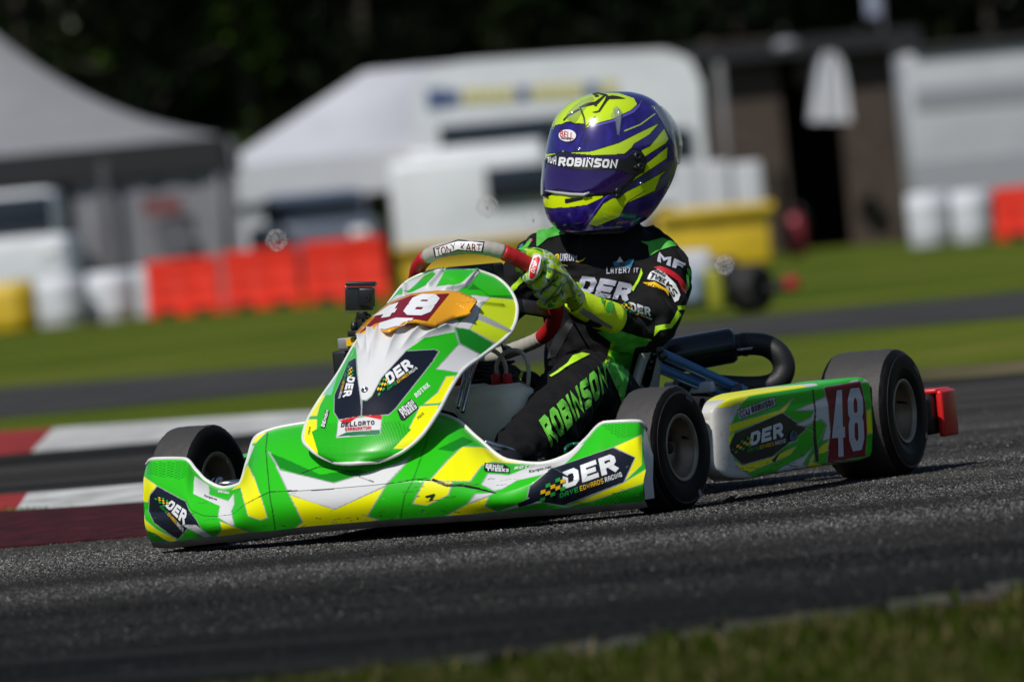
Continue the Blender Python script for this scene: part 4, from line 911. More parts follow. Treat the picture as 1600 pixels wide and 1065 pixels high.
stick('sponsor_lettering', words('URUM', c5((585,290),(700,297),(700,256),(590,246)), .22)+words('A', c5((550,288),(580,290),(585,250),(556,248)), .22, mi=1)+[(c5((530,300),(640,318),(640,322),(530,304)), 1), (c5((690,300),(740,290),(765,268),(745,298),(715,308)), 1)]
      +words('RACING', c5((530,306),(590,314),(590,300),(530,294)), .25, mi=1), db, None, driver, off=.0028, step=4, mats=[GYL, MT['y']])
stick('sponsor_lettering', words('LAYER7 IT', c5((900,380),(1118,372),(1120,340),(898,335)), .2, gap=.3)+[(c5((940,300),(975,290),(1000,315),(1050,285),(1085,285),(1070,335),(1000,345),(950,330)), 1), (c5((965,300),(990,262),(1015,300),(1000,312)), 2), (c5((985,300),(1030,305),(1020,330),(990,335)), 3)], db, None, driver, off=.0028, step=4, mats=[GYL, CY, MT['wl'], MT['navy']])
stick('sleeve_badge', [(c5((1178,415),(1195,375),(1240,352),(1300,385),(1360,450),(1392,525),(1380,560),(1355,575),(1330,520),(1290,465),(1230,432)), 0), (c5((1215,340),(1260,332),(1320,352),(1385,392),(1432,460),(1425,520),(1400,490),(1375,430),(1320,392),(1260,362)), 1)]
      +words('TWEE', c5((1190,412),(1285,455),(1300,418),(1205,378)), .22, mi=2)+words('KS', c5((1292,462),(1345,545),(1372,510),(1315,430)), .22, mi=2)+words('DEMON', c5((1215,372),(1290,405),(1300,385),(1228,352)), .24, mi=2), db, None, driver, off=.003, step=4, mats=[MT['w'], MT['r'], MT['k']])
stick('sleeve_lettering', words('MF', c5((1240,302),(1408,362),(1428,312),(1246,238)), .27, gap=.15), db, GYL, driver, off=.003, step=4)
stick('sleeve_lettering', words('RACING', c5((1150,448),(1300,505),(1315,485),(1160,440)), .25, mi=1)+[(c5((1145,446),(1220,440),(1310,492),(1312,534),(1290,500),(1215,455)), 1)]
      +[(c5((1430,380),(1445,390),(1450,470),(1432,500)), 2), (c5((1435,340),(1455,350),(1460,400),(1440,380)), 2)], db, None, driver, off=.0028, step=4, mats=[GYL, MT['y'], SG])
team_logo(driver, db, c5((990,634),(1195,688),(1188,610),(996,562)), name='forearm_logo', off=.0034)
stick('collar_strap', [(c5((900,92),(935,102),(1000,48),(960,85),(930,95),(910,80)), 0), (c5((1060,22),(1130,0),(1100,-12),(1065,10)), 0)], db, MT['w'], driver, off=.002)
stick('sleeve_print', [(c5((300,215),(345,190),(385,140),(400,150),(370,200),(320,225)), 0), (c5((335,220),(365,160),(375,165),(352,228)), 0), (c5((385,150),(400,140),(402,160),(390,165)), 1), (c5((310,200),(330,180),(340,185),(318,208)), 2)], db, None, driver, off=.002, step=6, mats=[SG, MG, CY])
stick('leather_patch', [(c5((560,790),(640,690),(700,640),(720,660),(650,760),(600,860),(560,940),(500,951),(520,870)), 0)], db, mat('suit_leather', (.022,.022,.024), .45, bump=.0005, bscale=90), driver, off=.0015)
# gloves ----------------------------------------------------------------
gm = bpy.data.materials.new('glove_camo'); gm.use_nodes = True; N_ = gm.node_tree.nodes; L_ = gm.node_tree.links; b_ = N_['Principled BSDF']; b_.inputs['Roughness'].default_value = .6
tc = nd(gm, 'ShaderNodeTexCoord'); n1 = nd(gm, 'ShaderNodeTexNoise'); n1.inputs['Scale'].default_value = 42; n1.inputs['Detail'].default_value = 1.5; n1.inputs['Distortion'].default_value = .6
rp = nd(gm, 'ShaderNodeValToRGB'); rp.color_ramp.interpolation = 'CONSTANT'; el = rp.color_ramp.elements
el[0].position = 0; el[0].color = (.03, .22, .03, 1); el[1].position = .38; el[1].color = (.42, .62, .01, 1)
e = el.new(.52); e.color = (.55, .60, .52, 1); e = el.new(.63); e.color = (.10, .42, .03, 1); e = el.new(.73); e.color = (.01, .03, .01, 1)
L_.new(tc.outputs['Object'], n1.inputs['Vector']); L_.new(n1.outputs[0], rp.inputs[0]); L_.new(rp.outputs[0], b_.inputs['Base Color'])
n3 = nd(gm, 'ShaderNodeTexNoise'); n3.inputs['Scale'].default_value = 220; bp = nd(gm, 'ShaderNodeBump'); bp.inputs['Distance'].default_value = .0008; L_.new(tc.outputs['Object'], n3.inputs['Vector']); L_.new(n3.outputs[0], bp.inputs['Height']); L_.new(bp.outputs[0], b_.inputs['Normal'])
def hand(ia, ib, wrist, name):
    HC = WP(765, 468); parts = []; mc = []
    for k in range(4):
        i = ia+(ib-ia)*k/3; c = RC[int(i*10) % 190]; o_ = c-HC; o_ /= np.linalg.norm(o_); t_ = np.cross(o_, WN)
        ln = [.95, 1.05, 1.0, .85][k]
        M_ = c+o_*.026*ln+WN*.004; Pq = c+o_*.019*ln-WN*.0215; Dq = c-o_*.004-WN*.0265; Tq_ = c-o_*.022-WN*(.013+.003*k)
        parts.append(limb([M_, (M_+Pq)/2+o_*.003-WN*.002, Pq, Dq, Tq_], [.0130, .0124, .0128, .0115, .0100], 12, 5)); mc.append(M_)
    w_ = np.array(wrist)
    for k in range(4):
        b = w_+(mc[k]-mc[1])*.35; parts.append(limb([mc[k], (mc[k]*.5+b*.5)+(mc[k]-HC)*.03, b], [.0125, .0165, .019], 12, 5))
    c = RC[int(ia*10-4) % 190]; o_ = c-HC; o_ /= np.linalg.norm(o_)
    parts.append(limb([w_*.6+mc[0]*.4+WN*.012, mc[0]*.8+w_*.2+WN*.022, c+WN*.022+o_*.004, c+WN*.016-o_*.016, c-o_*.024-WN*.002], [.017, .016, .0125, .0115, .010], 12, 5))
    h = solid(parts, .0022, 2, name, gm, driver, folds=.0006, fs=60, blend=.004)
    return h, mc
lh, lmc = hand(6.5, 8.35, Y(904, 470, -.575), 'glove')
rh, rmc = hand(17.0, 14.9, Y(662, 476, -.60), 'glove')
def cuff(a, b, c, par):
    m = MB(); P = crom(np.array([a, (a+b)/2, b, c]), 16); m.tube(P, np.linspace(.0285, .0385, 16), 24, caps=False, ell=(1.0, .92)); o = m.build('cuff', mat('glove_cuff_lime', S(205, 235, 25), .55, bump=.0006, bscale=120, vary=.1), par)
    s = o.modifiers.new('s', 'SOLIDIFY'); s.thickness = .003; return o
cf = cuff(Y(898, 470, -.58), Y(928, 486, -.53), Y(958, 499, -.475), lh); cuff(Y(668, 478, -.6), Y(690, 476, -.56), Y(715, 478, -.52), rh)
cfb = bvh_of([cf]); hb = bvh_of([lh])
stick('cuff_trim', [(c5((655,590),(690,580),(800,640),(870,690),(935,730),(930,745),(850,710),(760,665)), 0), (c5((620,500),(640,480),(680,540),(710,590),(700,620),(660,590),(640,560)), 0)], cfb, mat('cuff_grey', S(120, 120, 125), .6), lh, off=.004, step=5)
stick('cuff_print', [(c5((850,545),(880,530),(875,560),(860,590)), 0), (c5((895,580),(930,570),(935,620),(900,650),(880,620)), 0)]+words('GRIP', c5((700,712),(800,730),(805,700),(710,688)), .3, mi=1)+words('AIR', c5((700,735),(780,748),(785,728),(705,716)), .3, mi=1), cfb, None, lh, off=.0042, step=5, mats=[SG, MT['k']])
allh = bvh_of([lh, cf])
stick('wrist_strap', [(c5((590,560),(660,540),(715,575),(700,612),(640,612),(600,595)), 0)], allh, mat('strap_dots', S(120, 145, 20), .6), lh, off=.0045, step=5)
stick('finger_seam', [(c5((552,365),(562,372),(500,460),(455,525),(447,518),(492,452)), 0), (c5((590,440),(600,446),(545,520),(485,592),(476,585),(535,512)), 0), (c5((500,330),(640,395),(690,540),(675,545),(625,405),(495,340)), 0)], allh, mat('seam_grey', S(105, 112, 112), .5), lh, off=.0012, step=4)
pm = MB(); pc = np.mean([lmc[0]], axis=0)
stick('grip_badge', [(c5((372,412),(385,340),(408,268),(445,255),(455,275),(440,340),(420,400),(395,420)), 1), (c5((380,402),(392,342),(413,278),(438,268),(444,280),(430,338),(412,390),(392,408)), 0)]+words('OMP', c5((412,375),(432,300),(408,292),(392,362)), .2, mi=1), bvh_of([lh, bpy.data.objects['hand_grip']] if False else [lh]+[o for o in sw.children if o.name.startswith('hand_grip')]), None, lh, off=.003, step=5, mats=[mat('badge_red', S(215,20,30), .4), MT['w']])
# shoes
for q in ((800, 712, -.98, 770, 735, -1.13), (650, 715, -1.0, 622, 735, -1.15)):
    a = Y(*q[:3]); b = Y(*q[3:]); solid([limb([a+np.array([0, .03, .0]), a+np.array([0, -.01, -.01]), b], [.036, .036, .026], 14, 4)], .004, 3, 'shoe', mat('boot_black', (.012, .012, .013), .5), driver)

# ================================================================== HELMET
HC_ = Y(954, 252, -.26); az0 = math.radians(46)
fw = -DG*math.cos(az0)-RG*math.sin(az0); pit = math.radians(-3); rolh = math.radians(2)
lf = np.cross([0, 0, 1.], fw); upv = np.array([0, 0, 1.])
fw, upv = fw*math.cos(pit)-upv*math.sin(pit), upv*math.cos(pit)+fw*math.sin(pit)
lf, upv = lf*math.cos(rolh)-upv*math.sin(rolh), upv*math.cos(rolh)+lf*math.sin(rolh)
tab = np.array([(.1475, .001, .001, .001, -.012), (.1465, .030, .034, .030, -.012), (.141, .058, .064, .055, -.010), (.130, .084, .094, .078, -.006), (.112, .107, .118, .097, -.003), (.088, .124, .136, .111, 0), (.058, .136, .148, .121, 0), (.025, .144, .153, .127, 0),
  (-.01, .150, .153, .129, 0), (-.04, .155, .148, .128, .002), (-.068, .158, .137, .125, .003), (-.094, .156, .120, .120, .004), (-.116, .148, .100, .112, .004), (-.134, .133, .085, .100, .004), (-.146, .112, .072, .086, .004), (-.150, .085, .06, .066, .004)])
tab[:, 1:4] *= .968; KH = pchip(tab, 400); NA = 960; aa = np.linspace(-math.pi, math.pi, NA)[None, :]
ex = 2/2.25
fx = np.sign(np.cos(aa))*np.abs(np.cos(aa))**ex; sy = np.sign(np.sin(aa))*np.abs(np.sin(aa))**ex
Fv = np.where(fx > 0, KH[:, 1:2], KH[:, 2:3])*fx+KH[:, 4:5]; Sv = KH[:, 3:4]*sy; Wv = KH[:, 0:1]+0*fx
Wv = Wv+np.clip(-Wv, 0, 1)*np.clip(-Fv/.13+.25, 0, 1.2)*.33
Wv = Wv-.010*np.clip((Fv-.08)/.08, 0, 1)*np.clip((-Wv-.06)/.08, 0, 1)
HG = HC_+Fv[..., None]*fw+Sv[..., None]*lf+Wv[..., None]*upv
HBL = (.020, .008, .17); HY = S(195, 225, 20)
hp_ = Panel(HG, HBL, wrap=False)
if ((HG-HC_)*hp_.N).sum(-1).mean() < 0: hp_.N = -hp_.N
hp_.front = ((HG-CAMC)*hp_.N).sum(-1) < 0
def hmask(pts):
    T = hp_.trace(pts, step=4); M = np.zeros((hp_.nv, hp_.nu), bool); r = hp_.inside(T)
    if r: M[r[0]] |= r[1]
    h = hp_.nu//2; M[:, :h] = M[:, ::-1][:, :h]
    return M, T
def hpoly(pts, c, edge=None, ew=1.6):
    M, T = hmask(pts); hp_.col[..., :3][M] = c
    if edge is not None:
        T2 = np.vstack([T, T[:1]])
        for a_, b_2 in zip(T2[:-1], T2[1:]):
            if min(a_[0], b_2[0]) < hp_.nu//2: continue
            S2 = np.array([a_, b_2]); hp_._line(S2, edge, ew); S2 = S2.copy(); S2[:, 0] = hp_.nu-1-S2[:, 0]; hp_._line(S2, edge, ew)
def hline(pts, c, w):
    T = hp_.trace(pts, False, 4)
    for a_, b_2 in zip(T[:-1], T[1:]):
        if min(a_[0], b_2[0]) < hp_.nu//2: continue
        S2 = np.array([a_, b_2]); hp_._line(S2, c, w); S2 = S2.copy(); S2[:, 0] = hp_.nu-1-S2[:, 0]; hp_._line(S2, c, w)
BK = (.006, .006, .008)
hp_.pxm = 1/740.
# crown cap is lime above a fixed height as well as where it was traced
hpoly(c4((255,235),(300,140),(400,85),(480,60),(600,62),(700,95),(722,135),(690,182),(560,240),(415,282),(388,290),(383,262),(320,262)), HY, BK, 2.2)
hpoly(c4((412,272),(560,232),(680,175),(730,130),(742,100),(752,108),(738,150),(700,190),(570,250),(420,290)), (.10,.08,.5), BK, 1.5)
hpoly(c4((170,392),(190,420),(290,444),(430,434),(600,382),(720,322),(868,250),(800,330),(702,388),(672,432),(640,475),(400,478),(250,465),(165,435)), HY, BK, 1.4)
hpoly(c4((738,432),(800,402),(892,288),(922,360),(902,387),(770,472),(752,482)), HY, BK, 1.4)
hpoly(c4((770,520),(917,402),(911,482),(720,610),(640,665),(690,592),(762,572)), HY, BK, 1.4)
hpoly(c4((600,735),(650,695),(740,650),(917,552),(872,592),(832,690),(652,770),(640,790),(605,857),(460,917),(408,902),(500,772),(560,735)), HY, BK, 1.4)
hpoly(c4((898,680),(945,632),(930,682),(908,705)), HY, BK, 1.2)
hline(c4((640,305),(740,265),(835,195)), HY, 1.3); hline(c4((390,290),(345,400)), BK, 1.5); hline(c4((385,905),(505,740),(560,700)), (.10,.08,.5), 2)
hline(c4((645,785),(665,755),(770,690)), BK, 1.2); hline(c4((370,300),(450,215)), BK, 2)
hpoly(c4((120,675),(330,712),(508,698),(500,732),(400,780),(250,800),(138,772)), S(215, 235, 15), BK, 1.2)
jj, ii = np.mgrid[0:hp_.nv, 0:hp_.nu]
fl = np.array([noise.noise(Vector((a*.05, b*.06, 0))) for a, b in zip(jj[::3, ::3].ravel(), ii[::3, ::3].ravel())]).reshape(jj[::3, ::3].shape)
fl = np.repeat(np.repeat(fl, 3, 0), 3, 1)[:hp_.nv, :hp_.nu]; blue = hp_.col[..., 2] > .12
hp_.col[..., :3] = np.where((blue & (hp_.col[..., 0] < .05))[..., None], hp_.col[..., :3]*(1+.7*np.clip(fl, -.6, .8))[..., None], hp_.col[..., :3])
hp_.col[-10:, :, :3] = BK
hline(c4((150,402),(200,441),(300,463),(450,476),(640,466),(690,425),(737,440),(768,490),(757,552),(702,593),(652,652),(602,692),(500,710),(400,717),(320,708),(130,670)), BK, 5.5)
shell_m = mat('helmet_paint', (.5, .5, .5), .22, attr='Col', coat=.8)
inward = ((np.cross(HG[100, 481]-HG[100, 480], HG[101, 480]-HG[100, 480]))@(HG[100, 480]-HC_)) < 0
helm = hp_.build('helmet', shell_m, driver, flip=inward)
hb_ = hp_.bvh(2)
m = MB(); m.add(list(HG[-1, ::12])+[HC_-upv*.10], [(i, (i+1) % 80, 80) for i in range(80)]); m.tube(HG[-1, :-1:6], .004, 8, closed=True); m.build('rim_rubber', MT['k'], helm)
def skin(name, M, off, m, colf=None, ramp=4):
    B = M.astype(float)
    for _ in range(ramp): B = (B+np.roll(B, 1, 0)+np.roll(B, -1, 0)+np.roll(B, 1, 1)+np.roll(B, -1, 1))/5
    o_ = off*np.clip((B-.4)/.55, 0, 1)+.0006; P = hp_.P+hp_.N*o_[..., None]; idx = -np.ones(M.shape, int)
    F = []; q = M[:-1, :-1] & M[1:, :-1] & M[:-1, 1:] & M[1:, 1:]; js, is_ = np.nonzero(q); use = np.zeros(M.shape, bool)
    for a, b in ((0, 0), (1, 0), (0, 1), (1, 1)): use[js+a, is_+b] = True
    idx[use] = np.arange(use.sum()); V = P[use]; F = np.stack([idx[js, is_], idx[js, is_+1], idx[js+1, is_+1], idx[js+1, is_]], -1)
    if inward: F = F[:, ::-1]
    return mk(name, V, F.tolist(), m, helm)
iri = bpy.data.materials.new('tinted_visor'); iri.use_nodes = True; b_ = iri.node_tree.nodes['Principled BSDF']; lw = nd(iri, 'ShaderNodeLayerWeight'); lw.inputs[0].default_value = .35
rp = nd(iri, 'ShaderNodeValToRGB'); rp.color_ramp.elements[0].color = (.03, .008, .11, 1); rp.color_ramp.elements[1].color = (.22, .17, .09, 1); e = rp.color_ramp.elements.new(.45); e.color = (.055, .02, .17, 1)
iri.node_tree.links.new(lw.outputs['Facing'], rp.inputs[0]); iri.node_tree.links.new(rp.outputs[0], b_.inputs['Base Color']); b_.inputs['Metallic'].default_value = .55; b_.inputs['Roughness'].default_value = .13; b_.inputs['Coat Weight'].default_value = .9
Mv, _ = hmask(c4((155,400),(200,440),(300,462),(450,475),(640,465),(690,425),(735,440),(765,490),(755,550),(700,590),(650,650),(600,690),(500,708),(400,715),(320,706),(130,668),(110,600),(120,500)))
visor = skin('visor', Mv, .0035, iri, ramp=7)
visb = bvh_of([visor])
stick('visor_strip', [(c4((148,420),(165,398),(200,438),(300,460),(450,473),(640,463),(690,424),(735,440),(765,490),(755,552),(700,592),(650,575),(600,556),(430,556),(300,552),(150,518),(132,505)), 0)], visb, MT['k'], visor, off=.001, step=8)
stick('visor_lettering', words('HUA', c4((141,505),(204,524),(209,468),(148,449)), .2, gap=.3, wd=.75)+words('ROBINSON', c4((218,530),(585,546),(596,490),(226,474)), .26, gap=.15, wd=.85), visb, MT['w'], visor, off=.0024, step=8)
shb = bvh_of([helm, visor])
m = MB()
def onh(x, y, o=.002):
    p = c4((x, y))[0]; d = Vector(ray(*p)).normalized(); h = shb.ray_cast(Vector(CAMC)+d*12, d)
    n = np.array(h[1]); n = n if n@np.array(d) < 0 else -n
    return np.array(h[0])+n*o, n
for x, y, r in ((718, 468, .0095), (735, 535, .0085), (705, 540, .0045)):
    p, n = onh(x, y); m.lathe([(r, -.004), (r, .003), (r*.8, .005), (r*.35, .005), (r*.3, .003), (0, .003)], p, n, 20)
m.build('visor_pivot', MT['k'], helm); m = MB()
for x, y, r in ((595, 690, .0075), (590, 722, .005)): p, n = onh(x, y); m.lathe([(r, -.004), (r, .003), (r*.5, .004), (0, .003)], p, n, 16)
m.build('visor_latch', MT['k'], helm)
m = MB()
for x, y in ((350, 422), (743, 642)): p, n = onh(x, y, .001); m.lathe([(.0035, -.002), (.0035, .0012), (.002, .0018), (.0012, .0006), (0, .0006)], p, n, 14)
m.build('screw', MT['steel'], helm)
m = MB(); a = [onh(x, y, .004)[0] for x, y in ((140,688),(200,700),(300,712),(380,708),(415,700))]; m.tube(a, [.0012, .0028, .0034, .0034, .002], 8, ell=(.7, 1)); m.build('visor_tab', mat('tab_silver', (.42, .43, .45), .35), visor)
stick('chin_vent', [(c4((258,740),(372,730),(368,745),(270,768),(258,765)), 0), (c4((135,712),(152,720),(155,740),(138,732)), 0)], shb, MT['k'], helm, off=.001)
ov = [(275+60*math.cos(t), 336+43*math.sin(t)) for t in np.linspace(0, 2*math.pi, 28, endpoint=False)]; ov2 = [(275+55*math.cos(t), 336+38*math.sin(t)) for t in np.linspace(0, 2*math.pi, 28, endpoint=False)]
stick('maker_badge', [(c4(*ov), 1), (c4(*ov2), 0)]+typeset('BELL', c4((230,344),(314,360),(316,320),(232,304)), 2, .012)+words('HELMETS', c4((238,358),(300,366),(300,356),(238,348)), .3, mi=1), shb, None, helm, off=.001, step=5, mats=[MT['w'], MT['k'], MT['r']])
clear = mat('clear_duct', (.30, .34, .36), .10, alpha=.30, coat=.5)
for pts, rr in (([(575,165),(590,190),(600,240),(598,290),(600,338)], [.009, .011, .009, .006, .003]), ([(300,250),(320,220),(350,180),(390,140),(440,105)], [.016, .018, .016, .012, .006])):
    m = MB(); m.tube([onh(x, y, .001)[0] for x, y in pts], rr, 12, ell=(.6, 1)); m.build('air_scoop', clear, helm)
hk = mat('scoop_line', (.02,.02,.01), .4)
stick('scoop_outline', [(c4((545,210),(575,165),(605,160),(625,185),(612,240),(603,335),(590,330),(580,250),(560,230)), 0)], shb, clear, helm, off=.0012)
stick('crown_lines', [(c4((345,160),(360,150),(400,130),(450,120),(500,85),(515,85),(470,135),(400,150)), 0), (c4((350,160),(362,160),(385,220),(390,262),(380,262),(375,225)), 0), (c4((345,165),(355,172),(280,215),(250,245),(248,235),(275,205)), 0), (c4((520,90),(560,82),(600,88),(645,102),(600,103),(540,105),(525,120),(480,185),(455,192),(430,188),(470,178),(510,115)), 0),
   (c4((430,70),(470,62),(520,72),(545,90),(510,85),(470,70),(440,78)), 0), (c4((440,135),(465,138),(462,150),(445,150)), 0), (c4((445,78),(475,80),(472,90),(450,92)), 0)], shb, hk, helm, off=.0012, step=5)
# clear spoiler at the back of the shell
V = []; nA, nB = 40, 14
for j in range(nB):
    t = j/(nB-1)
    for i in range(nA):
        sh_ = .05+.16*t**2; a = math.pi*(.54+sh_)+math.pi*(.92-2*sh_)*i/(nA-1); hh = .112-.125*t; k = int(np.argmin(abs(KH[:, 0]-hh)))
        c_ = math.cos(a); s_ = math.sin(a); back = np.clip(-c_, 0, 1); o_ = .002+.020*back**1.5*math.sin(math.pi*min(1, t*.9+.06))
        f_ = -KH[k, 2]*abs(c_)**ex*(1 if c_ < 0 else -1)-o_*back; q = KH[k, 3]*np.sign(s_)*abs(s_)**ex*(1+o_/.15*.4)
        V.append(HC_+f_*fw+q*lf+(hh+max(0, -hh)*.3)*upv)
m = MB(); m.add(V, grid_faces(nB, nA).tolist()); sp_ = m.build('spoiler', clear, helm); s_ = sp_.modifiers.new('s', 'SOLIDIFY'); s_.thickness = .0025
for r0_ in ((nB-1)*nA, 0): m = MB(); m.tube([V[r0_+i] for i in range(nA)], .0018, 6); m.build('spoiler_edge', clear, sp_)
# ================================================================== GROUND
def ramp_mat(name, stops, scale, rough=.9, detail=8, stretch=(1, 1, 1), bump=0, bscale=80, extra=None, nrough=.6):
    m = bpy.data.materials.new(name); m.use_nodes = True; L = m.node_tree.links; b = m.node_tree.nodes['Principled BSDF']; b.inputs['Roughness'].default_value = rough; b.inputs['Specular IOR Level'].default_value = .02
    g = nd(m, 'ShaderNodeNewGeometry'); mp = nd(m, 'ShaderNodeMapping'); mp.inputs['Scale'].default_value = stretch; mp.inputs['Rotation'].default_value = (0, 0, -_ya)
    L.new(g.outputs['Position'], mp.inputs[0]); n = nd(m, 'ShaderNodeTexNoise'); n.inputs['Scale'].default_value = scale; n.inputs['Detail'].default_value = detail; n.inputs['Roughness'].default_value = nrough
    L.new(mp.outputs[0], n.inputs['Vector']); r = nd(m, 'ShaderNodeValToRGB'); e = r.color_ramp.elements; e[0].position = stops[0][0]; e[0].color = (*stops[0][1], 1); e[1].position = stops[-1][0]; e[1].color = (*stops[-1][1], 1)
    for p, c in stops[1:-1]: q = e.new(p); q.color = (*c, 1)
    L.new(n.outputs[0], r.inputs[0]); out = r.outputs[0]
    if extra:                                      # speckle: scale, threshold, gain
        v = nd(m, 'ShaderNodeTexNoise'); v.inputs['Scale'].default_value = extra[0]; v.inputs['Detail'].default_value = 3; L.new(g.outputs['Position'], v.inputs['Vector'])
        mr = nd(m, 'ShaderNodeMapRange'); mr.inputs['From Min'].default_value = extra[1]; mr.inputs['From Max'].default_value = extra[1]+.22; mr.inputs['To Min'].default_value = .55; mr.inputs['To Max'].default_value = extra[2]
        L.new(v.outputs[0], mr.inputs[0]); sc = nd(m, 'ShaderNodeVectorMath', operation='SCALE'); L.new(out, sc.inputs[0]); L.new(mr.outputs[0], sc.inputs['Scale']); out = sc.outputs[0]
    L.new(out, b.inputs['Base Color'])
    if bump:
        v2 = nd(m, 'ShaderNodeTexNoise'); v2.inputs['Scale'].default_value = bscale; v2.inputs['Detail'].default_value = 4; L.new(g.outputs['Position'], v2.inputs['Vector'])
        bp = nd(m, 'ShaderNodeBump'); bp.inputs['Distance'].default_value = bump; L.new(v2.outputs[0], bp.inputs['Height']); L.new(bp.outputs[0], b.inputs['Normal'])
    return m
grass_m = ramp_mat('mown_grass', [(.30, (.035, .058, .006)), (.45, (.068, .100, .010)), (.58, (.105, .130, .016)), (.70, (.17, .145, .04))], .55, 1.0, stretch=(1, .25, 1), bump=.03, bscale=30)
verge_m = ramp_mat('worn_verge', [(.36, (.008, .015, .001)), (.47, (.019, .026, .0015)), (.53, (.045, .033, .009)), (.64, (.080, .052, .020))], 1.6, 1.0, stretch=(1, .5, 1), bump=.02, bscale=60)
asph_m = ramp_mat('track_asphalt', [(.38, (.007, .0066, .0064)), (.5, (.021, .020, .0185)), (.60, (.055, .051, .046))], .9, .82, stretch=(.10, 1.3, 1), bump=.005, bscale=110, extra=(110, .44, 2.2), nrough=.6)
# rubbered racing line; a vignette-like foreground darkening is also put into its colour
def _lane_vignette(m):
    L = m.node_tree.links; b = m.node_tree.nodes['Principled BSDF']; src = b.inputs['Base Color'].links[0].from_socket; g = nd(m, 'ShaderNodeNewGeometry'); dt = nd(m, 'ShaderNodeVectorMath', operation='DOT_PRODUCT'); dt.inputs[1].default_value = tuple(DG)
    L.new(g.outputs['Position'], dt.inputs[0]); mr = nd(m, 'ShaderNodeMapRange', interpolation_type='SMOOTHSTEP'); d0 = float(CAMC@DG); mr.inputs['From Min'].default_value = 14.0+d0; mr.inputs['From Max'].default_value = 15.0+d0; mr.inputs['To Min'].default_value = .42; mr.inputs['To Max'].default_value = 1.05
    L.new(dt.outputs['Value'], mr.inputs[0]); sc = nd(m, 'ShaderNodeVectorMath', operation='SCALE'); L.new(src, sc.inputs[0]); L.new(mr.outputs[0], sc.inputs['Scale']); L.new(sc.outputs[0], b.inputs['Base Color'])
_lane_vignette(asph_m)
asph_m.node_tree.nodes['Principled BSDF'].inputs['Specular IOR Level'].default_value = .03
road_m = ramp_mat('access_road', [(.3, (.035, .035, .038)), (.7, (.07, .068, .066))], .8, .9, bump=.01)
def sheet(name, pts, z, m, kind='structure', par=None):
    P = [gp(x, y, 0) for x, y in pts]; t = tessellate_polygon([[Vector((p[0], p[1], 0)) for p in P]]); o = mk(name, [(p[0], p[1], z) for p in P], [tuple(f) for f in t], m, None, False)
    for f in o.data.polygons:
        if f.normal.z < 0: f.flip()
    return tag(o, kind=kind)
q = [FP(-160, -40), FP(160, -40), FP(160, 420), FP(-160, 420)]
g_ = mk('grass_field', [(a[0], a[1], -.012) for a in q], [(0, 1, 2, 3)], grass_m, None, False); tag(g_, kind='structure')
sheet('verge', [(-900,1230),(-900,1160),(425,1062),(800,1020),(1400,943),(1600,908),(2400,800),(2400,1230)], -.008, verge_m)
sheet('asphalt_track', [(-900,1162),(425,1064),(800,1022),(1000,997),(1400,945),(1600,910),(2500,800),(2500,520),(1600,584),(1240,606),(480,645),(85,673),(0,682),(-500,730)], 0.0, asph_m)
sheet('access_road', [(-500,650),(0,603),(530,563),(1100,500),(1600,453),(2300,395),(2300,430),(1600,492),(1100,532),(530,600),(0,650),(-500,700)], -.008, road_m)
sheet('dirt_strip', [(1180,612),(1600,586),(2300,535),(2300,520),(1600,562),(1350,578),(1180,600)], -.004, ramp_mat('dry_soil', [(.35, (.04, .06, .014)), (.5, (.10, .085, .045)), (.7, (.16, .12, .08))], 1.5, 1))
# loose edge between the track and the verge
m = MB()
for k in range(650):
    t = random.random(); x = 300+1500*t; y0 = 5+np.interp(x, [300,425,800,1000,1400,1600,1800], [1078,1064,1022,997,945,910,885]); p = gp(x, y0+random.uniform(-5, 7), 0); s = random.uniform(.003, .012)
    if noise.noise(Vector((x*.012, 4, 1))) < -.1: continue
    m.box((p[0], p[1], -.003+s*.3), (s, s*random.uniform(.6, 1.4), s*.5), R=Matrix.Rotation(random.uniform(0, 3), 3, 'Z'))
tag(m.build('gravel', mat('pale_grit', (.085, .08, .07), .9, vary=.4, vscale=60), None, False), kind='stuff')
# real aggregate standing proud of the track where it is in focus
nC = 170000; Dd = np.clip(rng.normal(16.6, 2.0, nC), 11.8, 24); px_ = rng.uniform(-80, 1680, nC); Xd = (px_-800)/FPX*Dd*1.01
C0 = CAMC[:2]+RG[:2]*Xd[:, None]+DG[:2]*Dd[:, None]; sz = rng.uniform(.0012, .0036, nC)*rng.uniform(.6, 1, nC); a0 = rng.uniform(0, 6.28, nC); Vc = np.zeros((nC, 4, 3))
for i in range(3): Vc[:, i, 0] = C0[:, 0]+sz*np.cos(a0+i*2.1); Vc[:, i, 1] = C0[:, 1]+sz*np.sin(a0+i*2.1); Vc[:, i, 2] = .0002
Vc[:, 3, 0] = C0[:, 0]+rng.uniform(-.6, .6, nC)*sz; Vc[:, 3, 1] = C0[:, 1]+rng.uniform(-.6, .6, nC)*sz; Vc[:, 3, 2] = sz*rng.uniform(.6, 1.1, nC)
base = np.arange(nC)[:, None, None]*4; Fc = (base+np.array([[0, 1, 3], [1, 2, 3], [2, 0, 3]])[None]).reshape(-1, 3)
me = bpy.data.meshes.new('loose_aggregate'); me.vertices.add(nC*4); me.vertices.foreach_set('co', Vc.reshape(-1).astype(np.float32)); me.loops.add(Fc.size); me.loops.foreach_set('vertex_index', Fc.reshape(-1).astype(np.int32)); me.polygons.add(len(Fc)); me.polygons.foreach_set('loop_start', np.arange(0, Fc.size, 3, dtype=np.int32)); me.update(calc_edges=True)
